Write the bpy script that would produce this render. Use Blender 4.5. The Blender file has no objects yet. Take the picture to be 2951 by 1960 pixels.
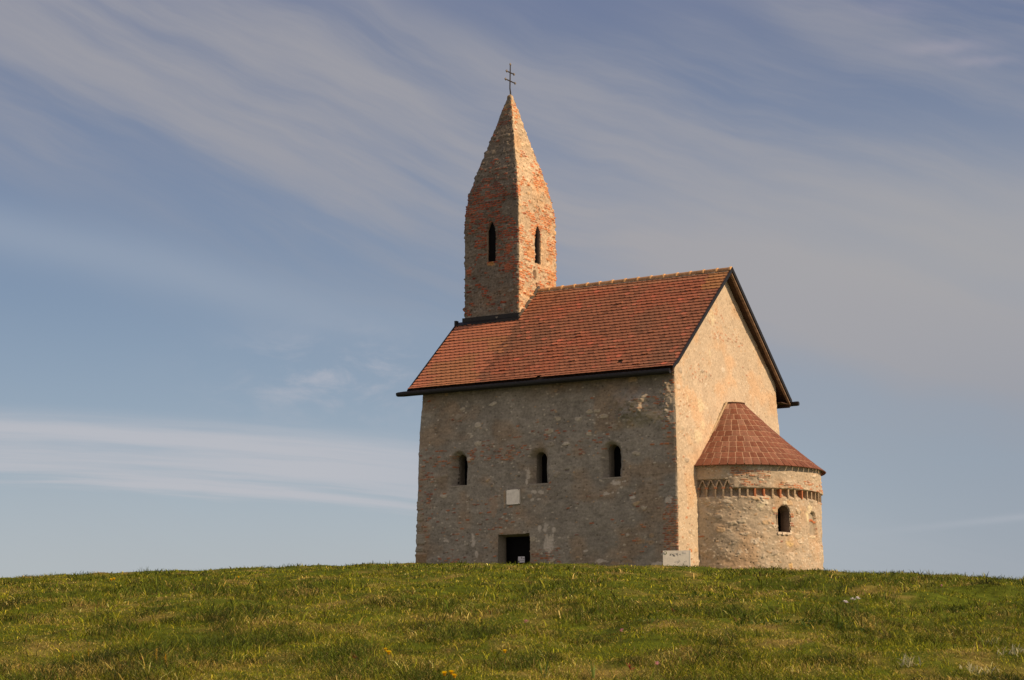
import bpy, math
import numpy as np
from math import radians, sin, cos, pi

scene = bpy.context.scene
rng = np.random.default_rng(7)

# ------------------------------------------------------------------ camera
CAM = np.array([42.958, -65.484, -4.054])
F = np.array([-0.50711164, 0.84625665, 0.16336299])
R = np.array([0.85764491, 0.51423995, -0.00157483])
U = np.array([0.08534049, -0.13930882, 0.98656477])
FPX = 6454.4
cam_data = bpy.data.cameras.new("camera")
cam = bpy.data.objects.new("camera", cam_data)
scene.collection.objects.link(cam)
from mathutils import Matrix
cam.matrix_world = Matrix(((R[0], U[0], -F[0], CAM[0]), (R[1], U[1], -F[1], CAM[1]), (R[2], U[2], -F[2], CAM[2]), (0, 0, 0, 1)))
cam_data.sensor_width = 36.0
cam_data.lens = 36.0 * FPX / 2951.0
cam_data.clip_start = 0.3
cam_data.clip_end = 3000
scene.camera = cam

# ------------------------------------------------------------------ light and exposure
SUN_AZ = radians(9)      # angle of the sun from +X towards +Y
SUN_EL = radians(34)
SKY_STRENGTH = 0.12
scene.view_settings.view_transform = 'Standard'
scene.view_settings.look = 'None'
scene.view_settings.gamma = 1.0
scene.view_settings.exposure = 0.0
sd = np.array([cos(SUN_EL) * cos(SUN_AZ), cos(SUN_EL) * sin(SUN_AZ), sin(SUN_EL)])
sun_data = bpy.data.lights.new("sun", 'SUN')
sun_data.energy = 5.0
sun_data.angle = radians(0.6)
sun_data.color = (1.0, 0.71, 0.42)
sun = bpy.data.objects.new("sun", sun_data)
scene.collection.objects.link(sun)
from mathutils import Vector
sun.rotation_euler = Vector(sd).to_track_quat('Z', 'Y').to_euler()
sun.location = (60, 10, 50)


class NT:
    """tiny helper to write node maths"""
    def __init__(s, tree): s.t = tree; s.n = tree.nodes; s.l = tree.links
    def node(s, typ, **kw):
        n = s.n.new(typ)
        for k, v in kw.items(): setattr(n, k, v)
        return n
    def put(s, sock, v):
        if isinstance(v, bpy.types.NodeSocket): s.l.new(v, sock)
        else: sock.default_value = v
    def m(s, op, a, b=None, c=None, clamp=False):
        n = s.node('ShaderNodeMath', operation=op, use_clamp=clamp)
        s.put(n.inputs[0], a)
        if b is not None: s.put(n.inputs[1], b)
        if c is not None: s.put(n.inputs[2], c)
        return n.outputs[0]
    def mix(s, f, a, b, blend='MIX'):
        n = s.node('ShaderNodeMix', data_type='RGBA', blend_type=blend)
        s.put(n.inputs[0], f)
        for i, v in ((6, a), (7, b)):
            if isinstance(v, tuple) and len(v) == 3: v = v + (1.0,)
            s.put(n.inputs[i], v)
        return n.outputs[2]
    def noise(s, vec, scale, detail=4, rough=0.5, dist=0.0):
        n = s.node('ShaderNodeTexNoise')
        n.inputs['Scale'].default_value = scale; n.inputs['Detail'].default_value = detail
        n.inputs['Roughness'].default_value = rough; n.inputs['Distortion'].default_value = dist
        if vec is not None: s.l.new(vec, n.inputs['Vector'])
        return n.outputs[0]
    def smooth(s, x, lo, hi, a=0.0, b=1.0):
        n = s.node('ShaderNodeMapRange', interpolation_type='SMOOTHSTEP')
        s.put(n.inputs[0], x); s.put(n.inputs[1], lo); s.put(n.inputs[2], hi); s.put(n.inputs[3], a); s.put(n.inputs[4], b)
        return n.outputs[0]
    def comb(s, x, y, z):
        n = s.node('ShaderNodeCombineXYZ'); s.put(n.inputs[0], x); s.put(n.inputs[1], y); s.put(n.inputs[2], z)
        return n.outputs[0]


def srgb(r, g, b):
    f = lambda c: (c / 255 / 12.92) if c / 255 <= 0.04045 else ((c / 255 + 0.055) / 1.055) ** 2.4
    return (f(r), f(g), f(b))


world = bpy.data.worlds.new("World")
scene.world = world
world.use_nodes = True
wt = world.node_tree
wt.nodes.clear()
w = NT(wt)
out = w.node('ShaderNodeOutputWorld')
bg = w.node('ShaderNodeBackground')
bg.inputs['Strength'].default_value = SKY_STRENGTH
wt.links.new(bg.outputs[0], out.inputs[0])
sky = w.node('ShaderNodeTexSky', sky_type='NISHITA')
sky.sun_disc = False
sky.sun_elevation = SUN_EL
sky.sun_rotation = radians(90) - SUN_AZ
sky.air_density = 1.0
sky.dust_density = 1.5
sky.ozone_density = 1.5
tc = w.node('ShaderNodeTexCoord')
sp = w.node('ShaderNodeSeparateXYZ')
wt.links.new(tc.outputs['Generated'], sp.inputs[0])
dx, dy, dz = sp.outputs
K = 5.163
az = w.m('ARCTAN2', dx, dy)
A = w.m('MULTIPLY', w.m('ADD', az, 0.54), K)        # azimuth, compass based
B = w.m('MULTIPLY', w.m('ARCSINE', dz), K)          # elevation
k = 1.0 / SKY_STRENGTH
def ck(r, g, b, g2=1.0):
    c = srgb(r, g, b); return (c[0] * k * g2, c[1] * k * g2, c[2] * k * g2, 1.0)

# clear-air tint over the physical sky, by elevation
ramp = w.node('ShaderNodeValToRGB')
cr = ramp.color_ramp
cr.interpolation = 'B_SPLINE'
stops = [(0.33, (178, 183, 188)), (0.50, (163, 176, 188)), (0.70, (143, 160, 179)), (0.95, (123, 142, 168)), (1.25, (115, 130, 159)), (1.62, (107, 116, 142)), (3.0, (105, 115, 160))]
cr.elements[0].position = 0.33 / 3.2
cr.elements[1].position = 3.0 / 3.2
for p_, c_ in stops[1:-1]: cr.elements.new(p_ / 3.2)
for e_, (p_, c_) in zip(cr.elements, stops):
    e_.position = p_ / 3.2; e_.color = srgb(*c_) + (1.0,)
w.put(ramp.inputs[0], w.m('DIVIDE', B, 3.2, clamp=True))
tint = w.mix(1.0, ramp.outputs[0], (k, k, k), 'MULTIPLY')
base = w.mix(0.85, sky.outputs[0], tint)

def gauss(x, c, wd):
    t = w.m('DIVIDE', w.m('SUBTRACT', x, c), wd)
    return w.m('POWER', 2.718, w.m('MULTIPLY', w.m('MULTIPLY', t, t), -1.0))
def rot(ang):
    c, s_ = cos(ang), sin(ang)
    s1 = w.m('ADD', w.m('MULTIPLY', A, c), w.m('MULTIPLY', B, -s_))
    t1 = w.m('ADD', w.m('MULTIPLY', A, s_), w.m('MULTIPLY', B, c))
    return s1, t1
# gently bent fibre coordinates : cirrus strands running down to the right
wob = w.m('MULTIPLY', w.m('SUBTRACT', w.noise(w.comb(A, B, 0.0), 1.3, 3), 0.5), 0.22)
s1, t1 = rot(radians(19))
t1w = w.m('ADD', w.m('ADD', t1, wob), w.m('MULTIPLY', w.m('MULTIPLY', s1, s1), -0.035))
fib = w.noise(w.comb(w.m('MULTIPLY', s1, 0.9), w.m('MULTIPLY', t1w, 7.0), 3.0), 1.1, 7, 0.58)
fib2 = w.noise(w.comb(w.m('MULTIPLY', s1, 0.5), w.m('MULTIPLY', t1w, 2.2), 9.0), 1.2, 3, 0.5)
fibs = w.smooth(fib, 0.30, 0.70)
fibb = w.smooth(fib2, 0.34, 0.62)

mauve = ck(165, 163, 167)
grey = ck(163, 163, 170)
# broad veil: upper left to right
veil = w.m('MULTIPLY', w.m('MULTIPLY', gauss(t1w, 1.12, 0.27), w.smooth(s1, -1.7, 0.1, 0.75, 1.0)), w.m('ADD', 0.34, w.m('MULTIPLY', fibs, 0.38)))
veil = w.m('ADD', veil, w.m('MULTIPLY', w.m('MULTIPLY', gauss(t1w, 1.10, 0.13), w.smooth(s1, -0.6, 0.3)), 0.66), clamp=True)
col = w.mix(w.m('MINIMUM', veil, 0.92), base, mauve)
# overall thin streaks in the upper half
thin = w.m('MULTIPLY', w.m('MULTIPLY', fibb, fibs), w.smooth(B, 0.75, 1.2, 0.10, 0.55))
col = w.mix(thin, col, mauve)
# hazier, greyer right side
rs = w.m('MULTIPLY', w.m('MULTIPLY', w.smooth(A, 0.0, 1.0), gauss(B, 1.0, 0.26)), w.m('ADD', 0.35, w.m('MULTIPLY', fibb, 0.45)))
col = w.mix(rs, col, ck(167, 166, 168))
lowr = w.m('MULTIPLY', w.smooth(A, 0.2, 1.2), w.smooth(B, 1.0, 0.5, 0.0, 0.5))
col = w.mix(lowr, col, ck(140, 150, 165))
# bright low bank on the left with sharp streaks
s2, t2 = rot(radians(0.5))
t2w = w.m('ADD', t2, w.m('ADD', w.m('MULTIPLY', w.m('MULTIPLY', w.m('ADD', s2, 1.1), w.m('ADD', s2, 1.1)), 0.06), w.m('MULTIPLY', wob, 0.12)))
fs = w.noise(w.comb(w.m('MULTIPLY', s2, 0.8), w.m('MULTIPLY', t2w, 20.0), 1.0), 1.0, 6, 0.6)
fss = w.smooth(fs, 0.3, 0.62)
bank = w.m('MULTIPLY', w.smooth(t2w, 0.685, 0.62), w.smooth(w.m('ADD', t2w, w.m('MULTIPLY', w.m('SUBTRACT', fs, 0.5), 0.16)), 0.49, 0.53))
bank = w.m('MULTIPLY', bank, w.m('ADD', 0.18, w.m('MULTIPLY', fss, 0.60)))
bank = w.m('MULTIPLY', bank, w.smooth(s2, 0.5, -0.5, 0.1, 1.0))
col = w.mix(bank, col, ck(190, 190, 196))
# small fluffy wisp near the tower, left
puff = w.smooth(w.noise(w.comb(w.m('MULTIPLY', A, 1.0), w.m('MULTIPLY', B, 2.0), 5.0), 6.0, 8, 0.62, 0.4), 0.42, 0.75)
wisp = w.m('MULTIPLY', w.m('MULTIPLY', gauss(A, -0.40, 0.22), gauss(B, 0.76, 0.085)), puff)
col = w.mix(w.m('MULTIPLY', wisp, 1.0), col, ck(180, 182, 192))
# faint band on the left, middle height
s3, t3 = rot(radians(12))
band = w.m('MULTIPLY', gauss(w.m('ADD', t3, w.m('MULTIPLY', wob, 0.4)), 0.80, 0.06), w.smooth(s3, 0.1, -1.0))
col = w.mix(w.m('MULTIPLY', band, 0.35), col, ck(168, 176, 188))
# two short wisps top right, one thin trail low right
for (ca, cb, wa, wb, st) in ((1.02, 1.49, 0.10, 0.016, 0.35), (1.10, 1.455, 0.08, 0.012, 0.3), (0.9, 1.58, 0.08, 0.02, 0.18)):
    wv = w.m('MULTIPLY', gauss(A, ca, wa), gauss(w.m('ADD', B, w.m('MULTIPLY', w.m('SUBTRACT', w.noise(w.comb(A, B, 2.0), 14, 3), 0.5), 0.03)), cb, wb))
    col = w.mix(w.m('MULTIPLY', wv, st), col, ck(175, 168, 178))
s4, t4 = rot(radians(-5))
tr = w.m('MULTIPLY', gauss(t4, 0.325, 0.008), w.smooth(s4, 0.7, 1.3))
col = w.mix(w.m('MULTIPLY', tr, 0.35), col, ck(182, 186, 194))
# the rest of the sky, behind the photographer: warm overcast made up to brighten the shaded wall
dotf = w.m('ADD', w.m('MULTIPLY', dx, -0.514), w.m('MULTIPLY', dy, 0.858))
back = w.m('MULTIPLY', w.smooth(dotf, 0.35, -0.5), w.smooth(w.noise(tc.outputs['Generated'], 2.2, 5), 0.25, 0.6, 0.6, 1.0))
col = w.mix(back, col, (0.56 * k, 0.475 * k, 0.415 * k))
wt.links.new(col, bg.inputs['Color'])

# ------------------------------------------------------------------ numpy noise
def _h(ix, iy, iz, seed):
    with np.errstate(over='ignore'):
        n = (ix.astype(np.int64) * 374761393 + iy.astype(np.int64) * 668265263 + iz.astype(np.int64) * 2147483647 + seed * 974634777) & 0xffffffff
        n = ((n ^ (n >> 13)) * 1274126177) & 0xffffffff
        n = ((n ^ (n >> 16)) * 2246822519) & 0xffffffff
        n = n ^ (n >> 15)
    return n / 4294967295.0
def vn(x, y, z, seed=0):
    x, y, z = np.broadcast_arrays(np.asarray(x, float), np.asarray(y, float), np.asarray(z, float))
    ix, iy, iz = np.floor(x), np.floor(y), np.floor(z)
    fx, fy, fz = x - ix, y - iy, z - iz
    fx, fy, fz = [t * t * (3 - 2 * t) for t in (fx, fy, fz)]
    r = 0
    for a in (0, 1):
        for b in (0, 1):
            for c in (0, 1):
                wgt = (fx if a else 1 - fx) * (fy if b else 1 - fy) * (fz if c else 1 - fz)
                r = r + wgt * _h(ix + a, iy + b, iz + c, seed)
    return r
def fbm(x, y, z, octs=4, seed=0, gain=0.5):
    r, a, t, f = 0, 1.0, 0, 1.0
    for o in range(octs):
        r = r + a * (vn(np.asarray(x) * f, np.asarray(y) * f, np.asarray(z) * f, seed + o * 17) * 2 - 1); t += a; a *= gain; f *= 2.03
    return r / t
def worley(u, v, seed):
    iu, iv = np.floor(u), np.floor(v)
    f1 = np.full(u.shape, 9.0); f2 = np.full(u.shape, 9.0); idd = np.zeros(u.shape)
    for a in (-1, 0, 1):
        for b in (-1, 0, 1):
            cu, cv = iu + a, iv + b
            z0 = np.zeros_like(cu)
            du = cu + 0.1 + 0.8 * _h(cu, cv, z0, seed) - u
            dv = cv + 0.1 + 0.8 * _h(cu, cv, z0 + 1, seed) - v
            d = np.sqrt(du * du + dv * dv); h = _h(cu, cv, z0 + 2, seed)
            nf = d < f1
            f2 = np.where(nf, f1, np.minimum(f2, d)); idd = np.where(nf, h, idd); f1 = np.where(nf, d, f1)
    return f1, f2, idd
def sm(x, a, b):
    t = np.clip((x - a) / (b - a), 0, 1); return t * t * (3 - 2 * t)
def lerp(a, b, t):
    t = np.asarray(t)
    if t.ndim and (np.ndim(a) > t.ndim or np.ndim(b) > t.ndim or (np.ndim(b) == 1 and np.shape(b) == (3,))): t = t[..., None]
    return np.asarray(a) * (1 - t) + np.asarray(b) * t

# ------------------------------------------------------------------ mesh helpers
COL = scene.collection
def mk(name, verts, faces, mat, parent=None, cols=None, smooth=False, uniform=None, mats=None):
    """verts (n,3); faces: list of tuples or (m,k) int array; cols per vertex (n,3)"""
    me = bpy.data.meshes.new(name)
    verts = np.asarray(verts, dtype=np.float32)
    if isinstance(faces, np.ndarray):
        m, kk = faces.shape
        me.vertices.add(len(verts)); me.vertices.foreach_set('co', verts.ravel())
        me.loops.add(m * kk); me.loops.foreach_set('vertex_index', faces.ravel().astype(np.int32))
        me.polygons.add(m); me.polygons.foreach_set('loop_start', (np.arange(m) * kk).astype(np.int32))
        me.polygons.foreach_set('loop_total', np.full(m, kk, dtype=np.int32))
        me.update(calc_edges=True)
    else:
        me.from_pydata([tuple(v) for v in verts.tolist()], [], [tuple(f) for f in faces])
        me.update()
    me.polygons.foreach_set('use_smooth', np.full(len(me.polygons), bool(smooth)))
    if cols is not None:
        at = me.color_attributes.new('Col', 'FLOAT_COLOR', 'POINT')
        c = np.ones((len(verts), 4), dtype=np.float32); c[:, :3] = np.asarray(cols); at.data.foreach_set('color', c.ravel())
    me.validate()
    o = bpy.data.objects.new(name, me)
    COL.objects.link(o)
    if mat is not None: me.materials.append(mat)
    if parent is not None: o.parent = parent
    return o
def grid(name, P, mat, cols=None, keep=None, parent=None, smooth=True):
    nu, nv = P.shape[:2]
    idx = np.arange(nu * nv).reshape(nu, nv)
    f = np.stack([idx[:-1, :-1], idx[1:, :-1], idx[1:, 1:], idx[:-1, 1:]], -1)
    if keep is not None: f = f[keep]
    f = f.reshape(-1, 4)
    used = np.unique(f); remap = np.full(nu * nv, -1); remap[used] = np.arange(len(used))
    return mk(name, P.reshape(-1, 3)[used], remap[f], mat, parent, None if cols is None else cols.reshape(-1, 3)[used], smooth)
class MB:
    def __init__(s): s.v = []; s.f = []; s.c = []
    def add(s, v, f, c=None):
        o = len(s.v); s.v += [tuple(map(float, p)) for p in v]; s.f += [tuple(i + o for i in q) for q in f]
        s.c += [tuple(c) if c is not None else (0.5, 0.5, 0.5)] * len(v)
    def hexa(s, p, c=None):   # 8 points: bottom 4, top 4
        s.add(p, [(3, 2, 1, 0), (4, 5, 6, 7), (0, 1, 5, 4), (1, 2, 6, 5), (2, 3, 7, 6), (3, 0, 4, 7)], c)
    def box(s, a, b, c=None):
        x0, y0, z0 = a; x1, y1, z1 = b
        s.hexa([(x0, y0, z0), (x1, y0, z0), (x1, y1, z0), (x0, y1, z0), (x0, y0, z1), (x1, y0, z1), (x1, y1, z1), (x0, y1, z1)], c)
    def tube(s, pts, rad, n=8, c=None, cap=True):
        pts = [np.array(p, float) for p in pts]
        if np.isscalar(rad): rad = [rad] * len(pts)
        rings = []
        for i, p in enumerate(pts):
            t = pts[min(i + 1, len(pts) - 1)] - pts[max(i - 1, 0)]; t /= np.linalg.norm(t) + 1e-9
            a = np.cross(t, (0, 0, 1) if abs(t[2]) < 0.9 else (1, 0, 0)); a /= np.linalg.norm(a); b = np.cross(t, a)
            rings.append([p + rad[i] * (a * cos(2 * pi * j / n) + b * sin(2 * pi * j / n)) for j in range(n)])
        v = [q for r_ in rings for q in r_]; f = []
        for i in range(len(pts) - 1):
            for j in range(n):
                f.append((i * n + j, i * n + (j + 1) % n, (i + 1) * n + (j + 1) % n, (i + 1) * n + j))
        if cap: f.append(tuple(range(n))[::-1]); f.append(tuple((len(pts) - 1) * n + j for j in range(n)))
        s.add(v, f, c)
    def build(s, name, mat, parent=None, smooth=False):
        return mk(name, np.array(s.v), s.f, mat, parent, np.array(s.c), smooth)
def tag(o, label=None, cat=None, group=None, kind=None):
    for a, b in (('label', label), ('category', cat), ('group', group), ('kind', kind)):
        if b: o[a] = b
    return o
def empty(name, loc=(0, 0, 0)):
    o = bpy.data.objects.new(name, None); COL.objects.link(o); o.location = loc; o.empty_display_size = 0.3
    return o

# ------------------------------------------------------------------ materials
def mat_vc(name, rough=0.9, bump=0.3, bscale=35, var=0.25, vscale=12, spec=0.2, transl=0.0, bdist=0.01):
    m = bpy.data.materials.new(name); m.use_nodes = True
    t = NT(m.node_tree); b = m.node_tree.nodes['Principled BSDF']
    at = t.node('ShaderNodeAttribute'); at.attribute_name = 'Col'
    tcn = t.node('ShaderNodeTexCoord'); v = tcn.outputs['Object']
    c = at.outputs['Color']
    if var:
        n = t.noise(v, vscale, 8, 0.65)
        f = t.smooth(n, 0.3, 0.7, 1 - var, 1 + var)
        c = t.mix(1.0, c, t.comb(f, f, f), 'MULTIPLY')
    t.put(b.inputs['Base Color'], c)
    b.inputs['Roughness'].default_value = rough
    b.inputs['Specular IOR Level'].default_value = spec
    if bump:
        bp = t.node('ShaderNodeBump'); bp.inputs['Strength'].default_value = bump; bp.inputs['Distance'].default_value = bdist
        t.put(bp.inputs['Height'], t.noise(v, bscale, 6, 0.65))
        m.node_tree.links.new(bp.outputs[0], b.inputs['Normal'])
    if transl:
        tr_ = t.node('ShaderNodeBsdfTranslucent'); t.put(tr_.inputs[0], c)
        mx = t.node('ShaderNodeMixShader'); mx.inputs[0].default_value = transl
        m.node_tree.links.new(b.outputs[0], mx.inputs[1]); m.node_tree.links.new(tr_.outputs[0], mx.inputs[2])
        m.node_tree.links.new(mx.outputs[0], m.node_tree.nodes['Material Output'].inputs[0])
    return m
def mat_plain(name, color, rough=0.6, metal=0.0, var=0.2, vscale=8, bump=0.1, bscale=40, spec=0.3):
    m = bpy.data.materials.new(name); m.use_nodes = True
    t = NT(m.node_tree); b = m.node_tree.nodes['Principled BSDF']
    v = t.node('ShaderNodeTexCoord').outputs['Object']
    f = t.smooth(t.noise(v, vscale, 6, 0.6), 0.3, 0.7, 1 - var, 1 + var)
    t.put(b.inputs['Base Color'], t.mix(1.0, color + (1.0,), t.comb(f, f, f), 'MULTIPLY'))
    b.inputs['Roughness'].default_value = rough; b.inputs['Metallic'].default_value = metal
    b.inputs['Specular IOR Level'].default_value = spec
    bp = t.node('ShaderNodeBump'); bp.inputs['Strength'].default_value = bump; bp.inputs['Distance'].default_value = 0.005
    t.put(bp.inputs['Height'], t.noise(v, bscale, 4)); m.node_tree.links.new(bp.outputs[0], b.inputs['Normal'])
    return m
M_WALL = mat_vc('rubble_plaster', 0.95, 0.55, 22, 0.16, 14, 0.1, bdist=0.02)
M_TOWER = mat_vc('weathered_brick', 0.95, 0.7, 22, 0.28, 16, 0.1, bdist=0.02)
M_TILE = mat_vc('clay_tile', 0.8, 0.3, 40, 0.22, 9, 0.25)
M_CONE = mat_vc('cone_tile', 0.75, 0.35, 30, 0.2, 10, 0.25)
M_METAL = mat_plain('dark_sheet_metal', (0.016, 0.015, 0.015), 0.45, 0.3)
M_GREYM = mat_plain('grey_flashing', (0.09, 0.08, 0.07), 0.5, 0.2)
M_WOOD = mat_plain('dark_stained_wood', (0.05, 0.027, 0.017), 0.75, 0, 0.35, 5)
M_WOOD2 = mat_plain('weathered_batten', (0.17, 0.115, 0.08), 0.85, 0, 0.35, 9)
M_DARK = mat_plain('dark_backing', (0.004, 0.004, 0.005), 0.6, 0, 0.2, spec=0.05)  # near-black sheet: the unlit depth of the openings is put into its colour
M_IRON = mat_plain('wrought_iron', (0.05, 0.042, 0.036), 0.55, 0.3)
M_GILT = mat_plain('pale_iron_finial', (0.22, 0.19, 0.155), 0.5, 0.2)
M_STONE = mat_plain('white_marble', (0.80, 0.76, 0.71), 0.7, 0, 0.1, 12)
M_PAPER = mat_plain('white_paper', (0.62, 0.62, 0.72), 0.7, 0, 0.06, 60)
M_INK = mat_plain('grey_ink', (0.10, 0.10, 0.11), 0.7)
M_BOARD = mat_plain('pale_board', (0.82, 0.79, 0.74), 0.5, 0, 0.1, 6)
M_BOARDEDGE = mat_plain('board_edge', (0.88, 0.86, 0.80), 0.4, 0, 0.05)
M_GREEN = mat_plain('green_badge', (0.09, 0.13, 0.03), 0.6)
M_WHITE = mat_plain('white_print', (0.75, 0.72, 0.70), 0.6, 0, 0.05)
M_LEAF = mat_vc('leaf', 0.7, 0, 30, 0.15, 60, 0.2, 0.35)
M_PETAL = mat_vc('petal', 0.7, 0, 30, 0.1, 60, 0.2, 0.3)

# ------------------------------------------------------------------ masonry colour and relief
PLAST = np.array([0.40, 0.345, 0.28])
def masonry(u, v, P, seed, stone=0.3, small=0.13, brick=0.1, rough=1.0, bl=0.27, bh=0.085, pit=0.05, brickmask=None, plaster=PLAST, scalebig=1.0, mot=1.0, bstr=0.85):
    """albedo and relief (m) of old rubble walling: lime plaster, rubble stones, brick remains"""
    x, y, z = P[..., 0], P[..., 1], P[..., 2]
    broad = fbm(x * 0.7, y * 0.7, z * 0.7, 4, seed)
    mid = fbm(x * 3, y * 3, z * 3, 4, seed + 5)
    fine = fbm(x * 14, y * 14, z * 14, 3, seed + 9)
    c = plaster * (1 + mot * (0.10 * broad + 0.13 * mid + 0.13 * fine) + (mot - 1) * .35 * fbm(u * 5, v * 16, 0, 4, seed + 13))[..., None]
    c = lerp(c, c * np.array([1.08, 0.95, 0.84]), sm(fbm(x * 1.1, y * 1.1, z * 1.3, 3, seed + 21), 0.0, 0.5))
    d = 0.018 * broad + 0.014 * mid * rough + 0.006 * fine * rough
    wu = u + 0.06 * fbm(u * 4, v * 4, 0, 3, seed + 2); wv = v + 0.04 * fbm(u * 4, v * 4, 5, 3, seed + 3)
    # large rubble stones
    f1, f2, i1 = worley(wu / (0.36 * scalebig), wv / (0.20 * scalebig), seed + 31)
    dens = stone * sm(fbm(u * 0.9, v * 0.9, 2.0, 3, seed + 40), -0.35, 0.5)
    mst = (i1 < dens) * sm(f2 - f1, 0.08, 0.22) * sm(0.52 - f1, 0.0, 0.12)
    hue = (i1 * 97.3) % 1.0
    sc = lerp(lerp(np.array([0.50, 0.44, 0.35]), np.array([0.62, 0.56, 0.48]), sm(hue, 0.3, 0.8)), np.array([0.52, 0.36, 0.20]), (hue > 0.86) * 0.8)
    sc = lerp(sc, np.array([0.33, 0.29, 0.25]), (hue < 0.25) * 0.8)
    c = lerp(c, sc * (1 + 0.15 * fine)[..., None], mst * 0.75)
    d = d + 0.020 * mst * rough
    # small pale stones and lime lumps
    f1, f2, i2 = worley(wu / 0.115 + 3.3, wv / 0.075, seed + 51)
    dn2 = small * (0.4 + 1.2 * sm(fbm(u * 1.5, v * 1.5, 7.0, 3, seed + 60), -0.3, 0.5))
    ms2 = (i2 < dn2) * sm(0.42 - f1, 0.0, 0.14)
    h2 = (i2 * 331.7) % 1.0
    s2c = lerp(np.array([0.62, 0.56, 0.47]), np.array([0.48, 0.33, 0.20]), (h2 > 0.72) * 1.0)
    c = lerp(c, s2c, ms2 * 0.7); d = d + 0.010 * ms2 * rough
    # brick
    row = np.floor((wv + 0.01 * np.sin(u * 2)) / bh); uu = wu / bl + 0.5 * (row % 2) + 0.25 * _h(row, row * 0, row * 0, seed)
    bi = np.floor(uu); fu = uu - bi; fv = (wv + 0.01 * np.sin(u * 2)) / bh - row
    hb = _h(bi, row, row * 0, seed + 71); hb2 = _h(bi, row, row * 0 + 3, seed + 72)
    bp = brick * sm(fbm(u * 0.8, v * 1.3, 11.0, 3, seed + 80), -0.3, 0.45)
    if brickmask is not None: bp = np.maximum(bp, brickmask)
    mb = (hb < bp) * sm(np.minimum(fu, 1 - fu) * bl, 0.006, 0.02) * sm(np.minimum(fv, 1 - fv) * bh, 0.006, 0.02)
    bc = lerp(np.array([0.41, 0.115, 0.045]), np.array([0.45, 0.19, 0.085]), hb2)
    bc = lerp(bc, np.array([0.28, 0.10, 0.065]), (hb2 * 7.7 % 1.0) < 0.25)
    bc = bc * (1 + 0.25 * fine)[..., None]
    c = lerp(c, bc, mb * sm(fbm(u * 7, v * 13, 3, 4, seed + 88), -0.45, 0.15) * bstr)
    d = d + (0.014 * mb + 0.012 * (hb2 - 0.5) * mb) * rough
    # pits and putlog holes
    f1, f2, i3 = worley(u / 0.09 + 9, v / 0.07, seed + 91)
    mp = (i3 < pit) * sm(0.36 - f1, 0, 0.12)
    c = lerp(c, c * 0.55, mp * 0.7); d = d - 0.020 * mp * rough
    return np.clip(c, 0.02, 0.85), d
def blot(c, d, u, v, cu, cv, ru, rv, colr, amt=0.85, dd=0.0, seed=0):
    fr = 2.2 / max(min(ru, rv), .06) if ru < 1.5 else 9
    r = np.sqrt(((u - cu) / ru) ** 2 + ((v - cv) / rv) ** 2) + 0.75 * fbm(v * 9 + seed, v * 4 - seed, u * (9 if ru < 1.5 else .5), 4, 400 + seed) + .5 * fbm(u * (16 if ru < 1.5 else .9), v * 16, seed, 3, 500)
    mm = sm(-r, -1.1, -0.75) * amt
    return lerp(c, np.array(colr), mm), d + dd * mm

# ------------------------------------------------------------------ openings
def arch_top(a, w_, h, kind):
    """height of the opening above its sill at offset a from its axis"""
    hw = w_ / 2
    t = np.clip(np.abs(a) / hw, 0, 1)
    if kind == 'rect': return np.where(np.abs(a) <= hw, h, -1)
    if kind == 'round': return np.where(np.abs(a) <= hw, (h - hw) + hw * np.sqrt(1 - t * t), -1)
    return np.where(np.abs(a) <= hw, (h - hw * 1.9) + hw * 1.9 * (1 - t ** 2.0), -1)
def outline(w_, h, kind, n=14):
    if kind == 'rect': return [(-w_ / 2, 0), (-w_ / 2, h * 0.33), (-w_ / 2, h * 0.66), (-w_ / 2, h), (0, h), (w_ / 2, h), (w_ / 2, h * 0.66), (w_ / 2, h * 0.33), (w_ / 2, 0)]
    pts = [(-w_ / 2, 0), (-w_ / 2, 0.25 * h)]
    for i in range(n + 1):
        a = -w_ / 2 * cos(pi * i / n)
        pts.append((a, float(arch_top(np.array(a), w_ * 1.0001, h, kind))))
    return pts + [(w_ / 2, 0.25 * h), (w_ / 2, 0)]
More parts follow.
